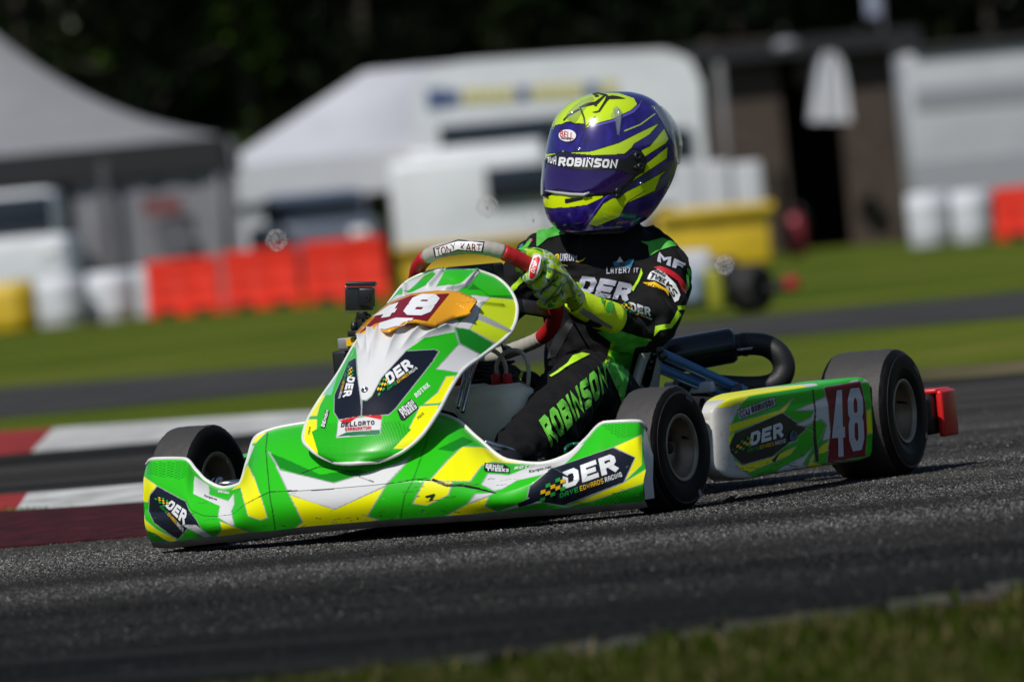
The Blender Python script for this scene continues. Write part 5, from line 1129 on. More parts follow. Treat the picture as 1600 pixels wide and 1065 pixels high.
tone = np.exp(rng.normal(-3.05, .75, nC))*np.clip(1+1.6*np.array([noise.noise(Vector((float(x)*.35, float(y)*1.5, 2.))) for x, y in zip(Xd, Dd)]), .25, 2.2); tone = np.clip(tone*(.40+.65*np.clip(Dd-14.0, 0, 1)), .003, .34); cc = np.ones((nC, 4, 4)); cc[..., :3] = tone[:, None, None]*np.array([1, .97, .92])  # near chips take the same lane and foreground darkening in their colour
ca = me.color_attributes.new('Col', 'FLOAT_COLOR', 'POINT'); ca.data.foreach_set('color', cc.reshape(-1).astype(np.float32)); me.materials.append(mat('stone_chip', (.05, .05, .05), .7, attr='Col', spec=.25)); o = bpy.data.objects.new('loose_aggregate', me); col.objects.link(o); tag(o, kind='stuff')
# kerbs
KW = mat('kerb_white', (.50, .50, .48), .7, vary=.55, vscale=5, bump=.004, bscale=30); KR = mat('kerb_red', (.28, .025, .02), .7, vary=.55, vscale=6, bump=.004, bscale=30); KD = mat('kerb_worn_red', (.050, .006, .008), .85, vary=.9, vscale=16, bump=.006, bscale=60)
for _m in (KD, KR, KW): _m.node_tree.nodes['Principled BSDF'].inputs['Specular IOR Level'].default_value = .15
def kerb(name, near, farr, cols, zf=.004, zb=.05):
    """blocks laid end to end: near edge points, far edge points, colour of each block; one kerb is one run of blocks"""
    V = []; F = []; mi = []
    for i, ((a, b), (c, d), ci) in enumerate(zip(zip(near[:-1], near[1:]), zip(farr[:-1], farr[1:]), cols)):
        A, B, C2, D2 = gp(*a), gp(*b), gp(*d), gp(*c); k = len(V); bk = np.array([DG[0]*.05, DG[1]*.05, 0])
        V += [(A[0], A[1], zf), (B[0], B[1], zf), (C2[0], C2[1], zb), (D2[0], D2[1], zb), (C2[0]+bk[0], C2[1]+bk[1], -.01), (D2[0]+bk[0], D2[1]+bk[1], -.01), (A[0], A[1], -.01), (B[0], B[1], -.01)]
        F += [(k, k+1, k+2, k+3), (k+3, k+2, k+4, k+5), (k+6, k+7, k+1, k)]; mi += [ci]*3
    return tag(mk(name, V, F, None, None, False, [KW, KR, KD], mi), kind='structure')
kerb('kerb_far_side', [(-900,788),(-350,741),(50,706),(480,669),(700,654)], [(-900,738),(-330,704),(85,678),(480,652),(700,640)], [0, 1, 0, 0], zb=.024)
kerb('kerb_apex_back', [(-400,842),(-60,812),(20,806),(235,797),(430,783)], [(-400,802),(-50,792),(45,787),(235,772),(430,762)], [0, 1, 0, 0], zb=.030)
kerb('kerb_apex_front', [(-500,905),(0,857),(225,838),(400,822)], [(-500,862),(0,818),(225,803),(400,793)], [2, 2, 2], zb=.03)
# grass blades
def blades(name, spots, hmin, hmax, c, per=1, wid=.0022):
    V = []; F = []
    for p in spots:
        for _ in range(per):
            h = random.uniform(hmin, hmax); a = random.uniform(0, 6.28); lean = random.uniform(.1, .7)*h; x = p[0]+random.gauss(0, .006); y = p[1]+random.gauss(0, .006); w_ = wid*random.uniform(.6, 1.4); la = random.uniform(0, 6.28)
            dx, dy = math.cos(a)*w_, math.sin(a)*w_; lx, ly = math.cos(la)*lean, math.sin(la)*lean; k = len(V)
            V += [(x-dx, y-dy, -.012), (x+dx, y+dy, -.012), (x+dx*.7+lx*.35, y+dy*.7+ly*.35, h*.6-.012), (x-dx*.7+lx*.35, y-dy*.7+ly*.35, h*.6-.012), (x+lx, y+ly, h-.012)]
            F += [(k, k+1, k+2, k+3), (k+3, k+2, k+4)]
    me = bpy.data.meshes.new(name); me.from_pydata(V, [], F); ca = me.color_attributes.new('Col', 'FLOAT_COLOR', 'POINT'); n = len(V)//5
    base = np.array(c)[None]*rng.uniform(.5, 1.5, (n, 1)); dry = rng.random(n) < .18; base[dry] = np.array([.16, .13, .06]); cc = np.ones((n, 5, 4)); cc[..., :3] = base[:, None]; ca.data.foreach_set('color', cc.reshape(-1).astype(np.float32))
    me.materials.append(BLm); o = bpy.data.objects.new(name, me); col.objects.link(o); return tag(o, kind='stuff')
BLm = mat('grass_blade', (.05, .1, .02), .8, attr='Col', spec=.06)
sp = []
for _ in range(15000):
    x = random.uniform(300, 1750); ye = np.interp(x, [300,425,800,1000,1400,1600,1800], [1078,1064,1022,997,945,910,885]); y = ye+11+(random.random()**.8)*(1110-ye)
    if noise.noise(Vector((x*.008, y*.03, 3))) < -.06 and random.random() < .8: continue
    sp.append(gp(x, y))
blades('verge_grass', sp, .010, .040, (.026, .042, .0015), per=4)
blades('verge_grass', [gp(random.uniform(-40, 110), random.uniform(800, 814)) for _ in range(350)], .012, .035, (.06, .13, .015), per=3, wid=.004)
# ================================================================== FAR PADDOCK (all of it far beyond the focus)
def fx(px, py, D): return far(px, py, D)
def fb_box(m, x0, x1, yt, yb, D, dep, bev=.03, zmin=None):
    X0, Zb = far(x0, yb, D); X1, _ = far(x1, yb, D); _, Zt = far((x0+x1)/2, yt+ (0), D); Zb = far((x0+x1)/2, yb, D)[1]
    if zmin is not None: Zb = zmin
    c = FP((X0+X1)/2, D+dep/2, (Zt+Zb)/2); R_ = np.array([RG, DG, [0, 0, 1]]).T
    return m.box(c, ((X1-X0)/2, dep/2, (Zt-Zb)/2), R=R_, bev=bev)
WT = mat('tent_white', (.50, .51, .54), .8, vary=.1, vscale=1.2); WG = mat('tent_grey', (.24, .24, .25), .8, vary=.12, vscale=1.2); TB = mat('tent_black', (.012, .012, .014), .8); WV = mat('vehicle_white', (.66, .68, .70), .35, vary=.1, vscale=1.5); DKG = mat('dark_window', (.015, .02, .03), .12)
LG2 = mat('panel_grey', (.19, .19, .21), .7, vary=.15, vscale=2); BL2 = mat('blue_print', (.06, .09, .20), .6); YL2 = mat('yellow_print', (.50, .45, .08), .6)
def marquee(label, pl, pr, pk, ye, yb, D, dep, roof, valm, wallm, vh, walls, conc=.35, ridge=None):
    root = empty('marquee', loc=tuple(FP(far((pl+pr)/2, yb, D)[0], D+dep/2, 0))); tag(root, label, 'marquee', 'marquees in the paddock')
    o_ = np.array(root.location); Xl = far(pl, ye, D)[0]; Xr = far(pr, ye, D)[0]; Ze = far(pr, ye, D)[1]; Xk, Zk = far(*pk, D+dep/2)
    n = 14; V = []; 
    for k in range(n+1):
        t = k/n; f = 1-t; z = Ze+(Zk-Ze)*(t*(1-conc)+conc*t**2.6)
        for X, Dd in ((Xl, D), (Xr, D), (Xr, D+dep), (Xl, D+dep)):
            xk = Xk if ridge is None else (far(ridge[0] if X == Xl else ridge[1], pk[1], D+dep/2)[0]); V.append(FP(xk+(X-xk)*f, D+dep/2+(Dd-D-dep/2)*f, z)-o_)
    F = []
    for k in range(n):
        for i in range(4): j = (i+1) % 4; F.append((k*4+i, k*4+j, k*4+4+j, k*4+4+i))
    mk('roof', V, F, roof, root)
    m = MB(); 
    for (Xa, Da, Xb, Db) in ((Xl, D, Xr, D), (Xr, D, Xr, D+dep), (Xl, D, Xl, D+dep)):
        a = FP(Xa, Da, Ze)-o_; b = FP(Xb, Db, Ze)-o_; dz = np.array([0, 0, -vh]); k_ = np.array([0, 0, .0]); m.add([a, b, b+dz, a+dz], [(0, 1, 2, 3)])
    o = m.build('valance', valm, root, False); s = o.modifiers.new('s', 'SOLIDIFY'); s.thickness = .03
    for X in (Xl+.1, Xr-.08):
        for Dd in (D+.05, D+dep-.05): m = MB(); m.tube([FP(X, Dd, 0)-o_, FP(X, Dd, Ze)-o_], .04, 8); m.build('leg', LG2, root)
    for (x0, x1, mm, Dw) in walls:
        Xa = far(x0, ye, D)[0]; Xb = far(x1, ye, D)[0]; a = FP(Xa, D+Dw, 0)-o_; b = FP(Xb, D+Dw, 0)-o_; m = MB(); nn = 12; V = []
        for i in range(nn+1):
            p = a+(b-a)*i/nn+DG*.03*math.sin(i*2.3); V += [p, p+np.array([0, 0, Ze-.05])]
        m.add(V, [(2*i, 2*i+2, 2*i+3, 2*i+1) for i in range(nn)]); m.build('side_wall', mm, root)
    return root
mq = marquee('grey roofed marquee with black valance behind the white van', -420, 345, (-45, 20), 212, 430, 103, 6, WG, TB, LG2, .42, [(105, 362, LG2, .1), (-420, 105, mat('wall_dark', (.05, .05, .055), .8), 1.4)], conc=.55)
o_ = np.array(mq.location)
def onwall(name, x0, x1, y0, y1, D, mm, par, o_, wig=0):
    m = MB(); fb_box(m, x0, x1, y0, y1, D, .02, 0); m.V = [tuple(np.array(v)-o_) for v in m.V]; return m.build(name, mm, par, False)
onwall('printed_mark', 225, 285, 308, 335, 102.9, mat('faded_red', (.16, .05, .05), .7), mq, o_); onwall('printed_mark', 250, 300, 345, 400, 102.9, mat('faded_grey', (.10, .10, .115), .7), mq, o_); onwall('pole', 168, 182, 250, 425, 102.8, mat('pole_dark', (.06, .06, .065), .6), mq, o_)
mq2 = marquee('long low white marquee with open front behind the red barriers', 340, 760, (650, 104), 222, 420, 114, 5, WT, WT, WG, .55, [(362, 425, WT, .1), (600, 760, LG2, 1.0)], conc=.0, ridge=(570, 760))
# motorhome
def grp(name, label, cat, px, D, group=None, kind=None):
    r = empty(name, loc=tuple(FP(far(px, 400, D)[0], D, 0))); tag(r, label, cat, group, kind); return r, np.array(r.location)
def part(par, o_, name, mm, boxes, D, dep, bev=.04, zmin=None):
    m = MB()
    for b in boxes: fb_box(m, *b, D, dep, bev, zmin)
    m.V = [tuple(np.array(v)-o_) for v in m.V]; return m.build(name, mm, par, True if bev else False)
r, o_ = grp('motorhome', 'large white coach with blue and yellow lettering along its upper side', 'coach', 850, 112)
m = MB()
prof = [(640, 150), (668, 108), (720, 96), (900, 84), (1040, 78), (1078, 92), (1096, 130), (1100, 200)]
Xs = [far(x, y, 112) for x, y in prof]; base = [(Xs[0][0], .9), (Xs[-1][0], .9)]
Vf = [FP(X, 112, Z)-o_ for X, Z in Xs]+[FP(Xs[-1][0], 112, .35)-o_, FP(Xs[0][0], 112, .35)-o_]; n = len(Vf); Vb = [v+DG*2.4 for v in Vf]
m.add(Vf+Vb, [tuple(range(n))[::-1], tuple(range(n, 2*n))]+[(i, (i+1) % n, n+(i+1) % n, n+i) for i in range(n)]); m.build('body', WV, r, False)
part(r, o_, 'lettering', BL2, [(668, 700, 138, 168)], 111.97, .05, 0)
for i, x in enumerate(range(700, 945, 27)): part(r, o_, 'lettering', YL2 if i % 4 else BL2, [(x, x+20, 141-i*1.4, 163-i*1.4)], 111.97, .05, 0)
part(r, o_, 'windscreen', DKG, [(688, 1010, 182, 232)], 111.9, .12, .02)
part(r, o_, 'side_window', DKG, [(1030, 1085, 200, 270)], 111.9, .12, .02)
for x in (1050, 700): m = MB(); X, Z = far(x, 400, 111.8); m.lathe([(0, -.1), (.38, -.1), (.42, 0), (.38, .1), (0, .1)], FP(X, 111.9, .42)-o_, DG, 24); m.build('wheel', MT['matt'], r)
r, o_ = grp('delivery_van', 'white delivery van parked nose on in front of the lettered coach', 'van', 740, 106)
part(r, o_, 'body', WV, [(618, 868, 240, 395)], 106, 3.2, .12, .28); part(r, o_, 'windscreen', DKG, [(762, 866, 258, 312)], 105.9, .15, .02); part(r, o_, 'bumper', mat('van_bumper', (.25, .25, .26), .6), [(622, 864, 372, 398)], 105.85, .2, .03)
part(r, o_, 'roof', WV, [(640, 850, 226, 246)], 106.4, 2.4, .06)
for x in (650, 835): m = MB(); X, Z = far(x, 400, 106); m.lathe([(0, -.1), (.28, -.1), (.32, 0), (.28, .1), (0, .1)], FP(X, 106.4, .32)-o_, RG, 24); m.build('wheel', MT['matt'], r)
# parked car and van
def car(label, cat, px0, px1, ytop, ymid, yb, D, mb, cabin):
    r, o_ = grp('parked_'+cat.replace(' ', '_'), label, cat, (px0+px1)/2, D); w_ = px1-px0
    part(r, o_, 'body', mb, [(px0, px1, ymid, yb)], D, 4, .12, .22); part(r, o_, 'roof', cabin, [(px0+w_*.1, px1-w_*.1, ytop, ymid+3)], D+.9, 2.2, .14)
    part(r, o_, 'windscreen', DKG, [(px0+w_*.14, px1-w_*.14, ytop+8, ymid-1)], D+.84, .1, .03)
    for s in (.08, .78): part(r, o_, 'headlight', MT['w'], [(px0+w_*s, px0+w_*(s+.14), ymid+10, ymid+24)], D-.03, .1, .02)
    for s in (.1, .9): m = MB(); X, _ = far(px0+w_*s, yb, D); m.lathe([(0, -.1), (.28, -.1), (.31, 0), (.28, .1), (0, .1)], FP(X, D+.7, .31)-o_, RG, 20); m.build('wheel', MT['matt'], r)
    return r
car('dark blue car under the white marquee behind the red barriers', 'car', 392, 592, 300, 345, 405, 108, mat('car_grey', (.10, .12, .16), .3), mat('car_blue', (.07, .10, .17), .3))
car('white van parked at the left edge in front of the grey marquee', 'van', -95, 112, 300, 372, 440, 99, WV, WV)
# plastic barriers
RB = mat('barrier_red', (.66, .028, .010), .6, spec=.2, vary=.25, vscale=3)
def barrier(p0, p1, yt, yb, D):
    X0, Z0 = far(p0, yb, D); X1, _ = far(p1, yb, D); Zt = far((p0+p1)/2, yt, D)[1]; c = (X0+X1)/2; L = (X1-X0)/2-.015; r = empty('water_barrier', loc=tuple(FP(c, D, 0))); o_ = np.array(r.location)
    pr = [(.26, 0), (.26, .10), (.20, .16), (.13, .45), (.09, .50), (.09, Zt-.08), (.07, Zt), (-.07, Zt), (-.09, Zt-.08), (-.09, .50), (-.13, .45), (-.20, .16), (-.26, .10), (-.26, 0)]
    m = MB(); V = []
    xsn = np.linspace(-L, L, 13)
    for i, x in enumerate(xsn):
        k = 1-.10*(i in (3, 4, 8, 9))
        for d_, z in pr: V.append(RG*x+DG*d_*k+np.array([0, 0, z]))
    n = len(pr); m.add(V, grid_faces(13, n, True).tolist()+[tuple(range(n)), tuple(12*n+i for i in range(n))[::-1]]); m.build('shell', RB, r, False)
    for s in (-.5, .5): m = MB(); m.box(RG*s*L+DG*-.262+np.array([0, 0, .05]), (.1, .012, .035), R=np.array([RG, DG, [0, 0, 1]]).T, bev=.005); m.build('fork_slot', MT['matt'], r)
    m = MB(); m.tube([RG*L*.5+np.array([0, 0, Zt-.01]), RG*L*.5+np.array([0, 0, Zt+.03])], .05, 12); m.build('filler_cap', MT['matt'], r)
    return r
for i, (a, b, yt, yb, lab) in enumerate([(232, 352, 403, 497, 'red water filled barrier next to the white barrels, leftmost of the red row'), (354, 476, 388, 492, 'red water filled barrier, the middle one of the row of three'), (478, 612, 372, 484, 'red water filled barrier at the end of the row nearest the white van'), (1556, 1690, 288, 384, 'red water filled barrier at the right edge beside the white drums')]):
    tag(barrier(a, b, yt, yb, 98-i*.6 if i < 3 else 96), lab, 'barrier', 'red plastic track barriers')
def barrel(px, w_, yt, yb, D, mm, lab):
    X, _ = far(px, yb, D); Zt = far(px, yt, D)[1]; rr = w_/2*D/FPX; r = empty('plastic_barrel', loc=tuple(FP(X, D, 0))); m = MB()
    pr = [(0, 0), (rr*.94, 0), (rr, .03), (rr, Zt*.3), (rr*1.04, Zt*.33), (rr, Zt*.36), (rr, Zt*.63), (rr*1.04, Zt*.66), (rr, Zt*.69), (rr, Zt-.03), (rr*.92, Zt), (rr*.85, Zt-.02), (0, Zt-.02)]; m.lathe(pr, (0, 0, 0), (0, 0, 1), 28); m.build('drum', mm, r)
    m = MB(); m.tube([(rr*.5, 0, Zt-.02), (rr*.5, 0, Zt+.015)], .03, 10); m.build('bung', MT['k'], r); tag(r, lab, 'barrel', 'plastic barrels along the grass'); return r
BW = mat('barrel_white', (.60, .62, .66), .45, vary=.15, vscale=4); BY = mat('barrel_yellow', (.60, .40, .02), .45, vary=.2, vscale=4)
for a in [(22, 74, 440, 505, 97, BY, 'yellow plastic barrel at the left edge below the white van'), (96, 72, 430, 494, 98, BW, 'white plastic barrel beside the yellow barrel'), (176, 74, 424, 490, 98.5, BW, 'white plastic barrel between two other white ones at the left'), (226, 30, 418, 480, 101, BW, 'white plastic barrel half hidden behind the red barrier'),
          (1454, 64, 300, 386, 97, BW, 'white plastic drum beside the brick hut'), (1521, 62, 296, 380, 97, BW, 'white plastic drum between another drum and the red barrier')]: barrel(*a)
# yellow bins and white containers right of the driver
YB = mat('bin_yellow', (.62, .42, .015), .5, vary=.2, vscale=3)
r, o_ = grp('grit_bin', 'large yellow grit bin to the right of the driver', 'grit bin', 1125, 95); part(r, o_, 'bin', YB, [(1030, 1208, 338, 412)], 95, 1.0, .05, 0.0); part(r, o_, 'lid', YB, [(1026, 1212, 322, 340)], 94.9, 1.2, .04)
r, o_ = grp('grit_bin', 'low yellow bin showing between the steering wheel and the driver', 'grit bin', 775, 97); part(r, o_, 'bin', YB, [(618, 850, 385, 425)], 97, .8, .05, 0.0); part(r, o_, 'lid', YB, [(614, 854, 375, 387)], 96.9, 1.0, .04)
for i, (a, b, lab) in enumerate(((1055, 1098, 'white container standing behind the yellow bin nearest the helmet'), (1102, 1146, 'white container standing behind the yellow bin, middle one'), (1150, 1196, 'white container standing behind the yellow bin beside the hut'))):
    r, o_ = grp('water_container', lab, 'container', (a+b)/2, 99, 'white containers behind the yellow bin'); part(r, o_, 'tank', WT, [(a, b, 252, 330)], 99, .4, .05, 0.0); part(r, o_, 'cap', MT['matt'], [((a+b)/2-6, (a+b)/2+6, 246, 253)], 99.1, .1, .01)
# the hut
brick = bpy.data.materials.new('hut_brick'); brick.use_nodes = True; b_ = brick.node_tree.nodes['Principled BSDF']; tb = nd(brick, 'ShaderNodeTexBrick'); tb.inputs['Scale'].default_value = 3.5; tb.inputs['Color1'].default_value = (.075, .050, .036, 1); tb.inputs['Color2'].default_value = (.042, .029, .022, 1); tb.inputs['Mortar'].default_value = (.05, .045, .04, 1)
tcb = nd(brick, 'ShaderNodeTexCoord'); mpb = nd(brick, 'ShaderNodeMapping'); mpb.inputs['Rotation'].default_value = (math.pi/2, 0, 0); brick.node_tree.links.new(tcb.outputs['Object'], mpb.inputs[0]); brick.node_tree.links.new(mpb.outputs[0], tb.inputs['Vector']); brick.node_tree.links.new(tb.outputs[0], b_.inputs['Base Color']); b_.inputs['Roughness'].default_value = .9
r, o_ = grp('brick_hut', 'dark brick hut with open doorway and low overhanging roof', 'hut', 1290, 118)
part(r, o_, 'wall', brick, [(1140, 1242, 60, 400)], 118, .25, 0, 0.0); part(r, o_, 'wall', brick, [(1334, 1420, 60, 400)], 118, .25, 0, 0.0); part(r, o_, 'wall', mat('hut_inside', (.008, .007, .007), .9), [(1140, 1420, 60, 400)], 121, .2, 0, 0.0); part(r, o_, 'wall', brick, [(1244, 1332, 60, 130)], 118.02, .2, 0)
part(r, o_, 'wall', brick, [(1128, 1140, 60, 400)], 118, 3.2, 0, 0.0); part(r, o_, 'wall', brick, [(1420, 1426, 60, 400)], 118, 3.2, 0, 0.0)
m = MB(); a = [far(1030, 92, 117), far(1440, 38, 117)]; X0, X1 = a[0][0], a[1][0]; Z0 = far(1235, 88, 117)[1]
m.add([FP(X0, 117.6, Z0-.0)-o_, FP(X1, 117.6, Z0)-o_, FP(X1, 121.5, Z0+.05)-o_, FP(X0, 121.5, Z0+.05)-o_, FP(X0, 117.6, Z0+.28)-o_, FP(X1, 117.6, Z0+.28)-o_, FP(X1, 121.5, Z0+.30)-o_, FP(X0, 121.5, Z0+.30)-o_], [(0, 1, 2, 3), (4, 7, 6, 5), (0, 4, 5, 1), (1, 5, 6, 2), (3, 2, 6, 7), (0, 3, 7, 4)]); m.build('roof', mat('roof_felt', (.010, .011, .013), .9, vary=.3, vscale=5), r, False)
m = MB(); X, _ = far(1414, 200, 116.8); m.tube([FP(X, 116.8, 0)-o_, FP(X, 116.8, Z0)-o_], .09, 8); m.build('post', MT['matt'], r); m = MB(); X, _ = far(1132, 200, 116.8); m.tube([FP(X, 116.8, 0)-o_, FP(X, 116.8, Z0)-o_], .06, 8); m.build('post', mat('post_grey', (.15, .15, .15), .8), r)
r, o_ = grp('canvas_sheet', 'white canvas sheet hanging in the doorway of the brick hut', 'sheet', 1296, 116.2)
m = MB(); V = []
for i in range(13):
    for j in range(9):
        t = j/8; x = 1296+(i-6)*5.6*(.3+.7*t**.45); X, Z = far(x, 82+108*t, 116.2); V.append(FP(X, 116.2+.05*math.sin(i*1.4), Z)-o_)
m.add(V, grid_faces(13, 9).tolist()); m.build('cloth', WT, r); 
X, Z = far(1228, 72, 116.2); r = empty('lamp_globe', loc=tuple(FP(X, 116.2, Z))); tag(r, 'round white lamp under the roof of the brick hut', 'lamp'); m = MB(); m.lathe([(.0, -.11), (.10, -.10), (.18, -.04), (.19, .02), (.14, .08), (0, .11)], (0, 0, 0), (0, 0, 1), 24); m.build('globe', LG2, r); m = MB(); m.tube([(0, 0, .1), (0, 0, .3)], .03, 8); m.build('bracket', MT['matt'], r)
X, Z = far(1398, 40, 118.8); r = empty('flag_pole', loc=tuple(FP(X, 122.5, 0))); tag(r, 'thin grey pole rising above the roof of the hut', 'pole'); m = MB(); m.tube([(0, 0, 0), (0, 0, Z+.9)], .03, 8); m.build('pole', mat('galvanised', (.05, .055, .07), .6), r); m = MB(); m.box((-.1, 0, Z+.5), (.13, .02, .25)); m.build('pennant', mat('pennant', (.22, .24, .32), .8), r, False)
r, o_ = grp('box_trailer', 'long white box trailer with a grey stripe right of the hut', 'trailer', 1520, 112)
part(r, o_, 'body', mat('trailer_white', (.42, .43, .46), .5, vary=.1, vscale=1), [(1428, 1900, 62, 300)], 112, 2.5, .06); part(r, o_, 'stripe', mat('trailer_grey', (.26, .27, .30), .5), [(1429, 1899, 118, 150)], 111.97, .04, 0); part(r, o_, 'stripe', mat('trailer_grey2', (.30, .31, .34), .5), [(1429, 1899, 232, 296)], 111.96, .04, 0); part(r, o_, 'roof_rail', MT['matt'], [(1424, 1904, 50, 62)], 111.9, 2.7, .02)
for x in (1600, 1680): m = MB(); X, _ = far(x, 300, 112); m.lathe([(0, -.1), (.33, -.1), (.36, 0), (.33, .1), (0, .1)], FP(X, 112.1, .36)-o_, DG, 20); m.build('wheel', MT['matt'], r)
X, _ = far(1246, 390, 100); r = empty('fire_extinguisher', loc=tuple(FP(X, 100, 0))); tag(r, 'red fire extinguisher standing on the grass in front of the hut', 'fire extinguisher'); m = MB(); m.lathe([(0, .02), (.11, .02), (.12, .05), (.12, .42), (.08, .52), (.035, .55), (0, .55)], (0, 0, 0), (0, 0, 1), 24); m.build('cylinder', mat('ext_red', (.22, .012, .02), .4), r); m = MB(); m.tube([(0, 0, .54), (0, 0, .62), (.08, 0, .62), (.14, 0, .5), (.14, 0, .2)], .018, 8); m.build('hose', MT['k'], r)
# second kart, far off the focus
r = empty('distant_kart', loc=tuple(FP(far(1130, 480, 49)[0], 49, 0))); tag(r, 'blurred pale kart with yellow trim and red bumper behind the driver', 'racing kart'); R_ = np.array([RG, DG, [0, 0, 1]]).T
for s, dd in ((.17, 0.), (.20, 1.0), (-.62, .9)):
    w_ = empty('wheel', parent=r); w_.location = RG*s+DG*dd+np.array([0, 0, .14]); m = MB(); ax = (RG*.8-DG*.6); m.lathe([(.07, -.09), (.12, -.1), (.14, -.07), (.142, 0), (.14, .07), (.12, .1), (.07, .09)], (0, 0, 0), ax, 30); m.build('tyre', MT['matt'], w_); m = MB(); m.lathe([(.072, -.09), (.06, -.06), (.055, .02), (0, .02)], (0, 0, 0), -ax, 24); m.build('rim', MT['dsteel'], w_)
for nm, c, h, mm in (('side_pod', (-.22, -.05, .18), (.10, .35, .10), mat('kart_pale_blue', (.25, .32, .40), .5)), ('front_fairing', (-.05, -.10, .16), (.045, .32, .12), mat('kart_olive', (.28, .28, .02), .5)), ('bumper', (.42, -.02, .15), (.045, .08, .045), mat('dull_red', (.30, .012, .01), .6)), ('bumper_bar', (.30, 0, .13), (.12, .04, .03), MT['matt']), ('seat', (-.18, .25, .30), (.14, .15, .10), WT), ('floor_tray', (-.1, .3, .06), (.3, .5, .01), MT['matt']), ('engine', (.02, .2, .26), (.09, .1, .08), MT['dsteel'])):
    m = MB(); c = np.array(c); m.box(RG*c[0]+DG*c[1]+np.array([0, 0, c[2]]), h, R=R_, bev=min(h)*.4); m.build(nm, mm, r)
# ================================================================== TREES
def leaf_mat(c):
    m = mat('foliage', c, .75, attr='Col', spec=.05); return m
LM = leaf_mat((.03, .06, .015)); BKM = mat('bark', (.05, .04, .03), .9, vary=.4, vscale=6, bump=.02, bscale=8)
def tree(X, D, H, Wd, tone, lab, hseed, n=5200):
    rs = np.random.default_rng(hseed); root = empty('broadleaf_tree', loc=tuple(FP(X, D, 0))); tag(root, lab, 'tree', 'trees behind the paddock')
    m = MB(); m.tube([(0, 0, -.1), (.05, .02, H*.3), (.0, .1, H*.62), (.1, 0, H*.9)], [.24, .18, .11, .03], 10)
    for k in range(9): a = rs.uniform(0, 6.28); z = H*rs.uniform(.12, .7); l = Wd*rs.uniform(.4, .8); m.tube([(0, 0, z), (math.cos(a)*l*.5, math.sin(a)*l*.5, z+l*.25), (math.cos(a)*l, math.sin(a)*l, z+l*.4)], [.07, .045, .015], 6)
    m.build('trunk', BKM, root)
    nc = 46; cc = np.stack([rs.normal(0, Wd*.42, nc), rs.normal(0, Wd*.42, nc), H*(.06+.88*rs.random(nc)**.9)], -1); taper = 1-.55*np.clip(cc[:, 2]/H-.35, 0, 1); cc[:, :2] *= taper[:, None]; cr_ = Wd*rs.uniform(.22, .42, nc)
    pick = rs.integers(0, nc, n); d = rs.normal(0, 1, (n, 3)); d /= np.linalg.norm(d, axis=1)[:, None]; P = cc[pick]+d*(cr_[pick]*rs.uniform(.6, 1.05, n)**.5)[:, None]; P[:, 2] = np.clip(P[:, 2], .05, None)
    s = rs.uniform(.07, .17, n); a = rs.normal(0, 1, (n, 3)); a /= np.linalg.norm(a, axis=1)[:, None]; b = np.cross(a, d+.3*rs.normal(0, 1, (n, 3))); b /= np.linalg.norm(b, axis=1)[:, None]+1e-9
    V = np.stack([P-a*s[:, None], P+b*s[:, None]*.6, P+a*s[:, None], P-b*s[:, None]*.6], 1).reshape(-1, 3)
    me = bpy.data.meshes.new('crown'); me.from_pydata(V.tolist(), [], np.arange(4*n).reshape(n, 4).tolist()); ca = me.color_attributes.new('Col', 'FLOAT_COLOR', 'POINT')
    ct = rs.uniform(.6, 1.35, nc)[pick]*rs.uniform(.7, 1.3, n); c4_ = np.ones((n, 4, 4)); c4_[..., :3] = (np.array(tone)[None]*ct[:, None])[:, None]; ca.data.foreach_set('color', c4_.reshape(-1).astype(np.float32)); me.materials.append(LM)
    o = bpy.data.objects.new('crown', me); col.objects.link(o); o.parent = root
TN = {'dark evergreen': (.0045, .008, .003), 'deep green': (.009, .017, .004), 'lighter green': (.035, .065, .009)}
spots = []
kk = ['dark evergreen', 'deep green', 'dark evergreen', 'lighter green', 'dark evergreen', 'deep green', 'dark evergreen', 'dark evergreen', 'deep green', 'dark evergreen', 'dark evergreen']
for i in range(11):
    X = -10.5+i*2.15; k = kk[i]; wh = ['at the left edge behind the grey marquee peak', 'behind the grey marquee roof', 'above the right half of the grey marquee', 'in the gap between the two marquees', 'behind the white marquee', 'behind the left end of the coach', 'behind the coach and above the helmet', 'behind the right end of the coach', 'behind the brick hut', 'behind the flag pole and the hut', 'behind the box trailer at the right edge'][i]
    tree(X+random.uniform(-.3, .3), 146+random.uniform(-2, 2), random.uniform(7.5, 9), 2.0, TN[k], f'{k} tree standing {wh}', 50+i)
for i in range(9):
    X = -11+i*2.8; tree(X, 156, 10.5, 2.6, TN['dark evergreen'], ['tall back row tree far left over the grey marquee', 'tall back row tree over the grey marquee valance', 'tall back row tree over the marquee gap', 'tall back row tree over the white marquee', 'tall back row tree over the coach cab', 'tall back row tree over the helmet', 'tall back row tree over the coach tail', 'tall back row tree over the hut roof', 'tall back row tree far right over the trailer'][i], 90+i, 6000)
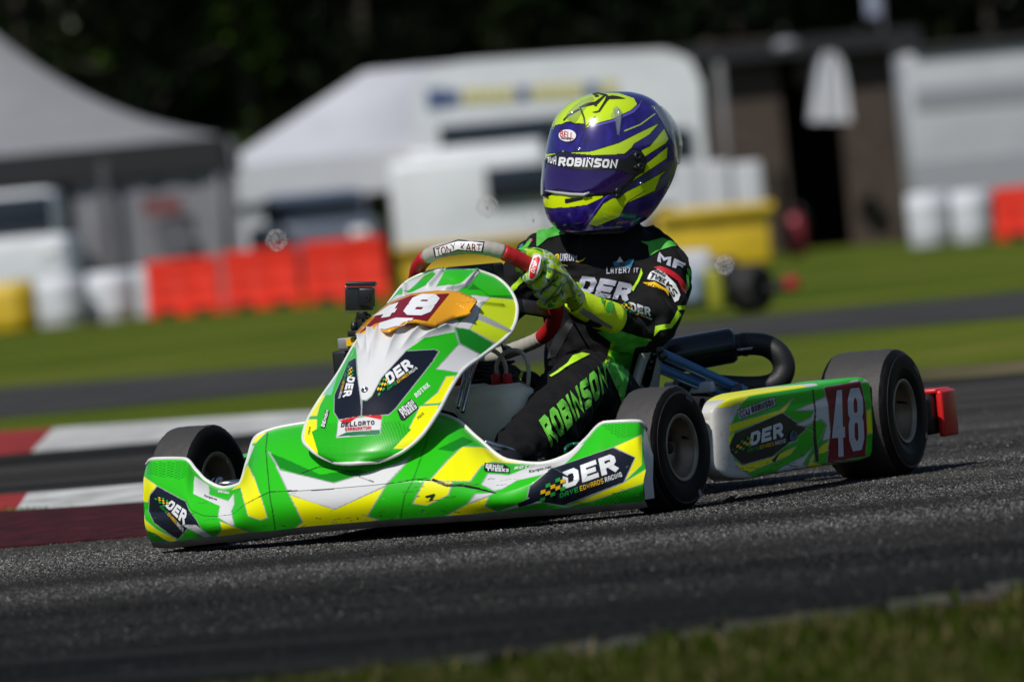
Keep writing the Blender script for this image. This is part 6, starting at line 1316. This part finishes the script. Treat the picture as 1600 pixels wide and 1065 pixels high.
# hedge mass that closes the wood near the ground and further back
def mass(name, D, H, n, tone, seed):
    rs = np.random.default_rng(seed); P = np.stack([rs.uniform(-17, 17, n), D+rs.uniform(-1.5, 1.5, n), H*rs.random(n)], -1); a = rs.normal(0, 1, (n, 3)); a /= np.linalg.norm(a, axis=1)[:, None]; b = np.cross(a, rs.normal(0, 1, (n, 3))); b /= np.linalg.norm(b, axis=1)[:, None]; s = rs.uniform(.2, .5, n)[:, None]
    W_ = lambda Q: np.stack([CAMC[0]+RG[0]*Q[:, 0]+DG[0]*Q[:, 1], CAMC[1]+RG[1]*Q[:, 0]+DG[1]*Q[:, 1], Q[:, 2]], -1); P = W_(P)
    V = np.stack([P-a*s, P+b*s*.7, P+a*s, P-b*s*.7], 1).reshape(-1, 3); me = bpy.data.meshes.new(name); me.from_pydata(V.tolist(), [], np.arange(4*n).reshape(n, 4).tolist()); ca = me.color_attributes.new('Col', 'FLOAT_COLOR', 'POINT'); c_ = np.ones((n, 4, 4)); c_[..., :3] = (np.array(tone)[None]*rs.uniform(.5, 1.4, (n, 1)))[:, None]; ca.data.foreach_set('color', c_.reshape(-1).astype(np.float32)); me.materials.append(LM); o = bpy.data.objects.new(name, me); col.objects.link(o); tag(o, kind='stuff')
mass('woodland', 163, 13, 26000, (.005, .009, .003), 5); mass('undergrowth', 141, 1.6, 9000, (.006, .012, .003), 6)
# unseen ring of trees, added beside and behind the camera to darken reflections
def ring(name, n, seed):
    rs = np.random.default_rng(seed); a0 = rs.uniform(0, 2*math.pi, n); R0 = rs.uniform(70, 76, n); ctr = CAMC[:2]+DG[:2]*10
    fwd = math.atan2(DG[1], DG[0]); da = np.abs((a0-fwd+math.pi) % (2*math.pi)-math.pi); k = da > .55; a0, R0 = a0[k], R0[k]; n = len(a0)
    P = np.stack([ctr[0]+np.cos(a0)*R0, ctr[1]+np.sin(a0)*R0, 11*rs.random(n)], -1); a = rs.normal(0, 1, (n, 3)); a /= np.linalg.norm(a, axis=1)[:, None]; b = np.cross(a, rs.normal(0, 1, (n, 3))); b /= np.linalg.norm(b, axis=1)[:, None]; s = rs.uniform(.5, 1.1, n)[:, None]
    V = np.stack([P-a*s, P+b*s*.8, P+a*s, P-b*s*.8], 1).reshape(-1, 3); me = bpy.data.meshes.new(name); me.from_pydata(V.tolist(), [], np.arange(4*n).reshape(n, 4).tolist()); ca = me.color_attributes.new('Col', 'FLOAT_COLOR', 'POINT'); c_ = np.ones((n, 4, 4)); c_[..., :3] = (np.array([.018, .032, .008])[None]*rs.uniform(.5, 1.4, (n, 1)))[:, None]; ca.data.foreach_set('color', c_.reshape(-1).astype(np.float32)); me.materials.append(LM); o = bpy.data.objects.new(name, me); col.objects.link(o); tag(o, kind='stuff')
ring('unseen_woodland', 26000, 8)
# floss puffs added in the air, standing in for bright out-of-focus glints
TH = mat('puff_floss', (.80, .76, .74), .4, alpha=.75)
for (x, y, rad, dd, lab) in ((432, 375, 18, 18.4, 'floss puff standing in for a glint in front of the red barriers'), (761, 323, 19, 18.4, 'floss puff standing in for a glint above the steering wheel'), (833, 343, 18, 18.6, 'faint floss puff standing in for a glint just left of the helmet'), (1132, 414, 16, 18.5, 'floss puff standing in for a glint right of the driver in front of the far kart')):
    X, Z = far(x, y, dd); rr = rad*dd/FPX; r = empty('glint_puff', loc=tuple(FP(X, dd, Z))); tag(r, lab, 'seed', 'floss puffs standing in for glints'); m = MB()
    for k in range(420 if 'faint' not in lab else 170):
        d = rng.normal(0, 1, 3); d /= np.linalg.norm(d); e = np.cross(d, rng.normal(0, 1, 3)); e /= np.linalg.norm(e); c_ = d*rr*rng.uniform(.55, .97)**.5; m.tube([c_-e*rr*.16, c_+d*rr*.03, c_+e*rr*.16], [.00012, .0002, .00012], 4)
    m.build('floss', TH, r); m = MB(); m.tube([(0, 0, 0), (0, .0005, -rr*.3)], [.0012, .0006], 6); m.build('puff_core', BKM, r)
bpy.context.view_layer.update()
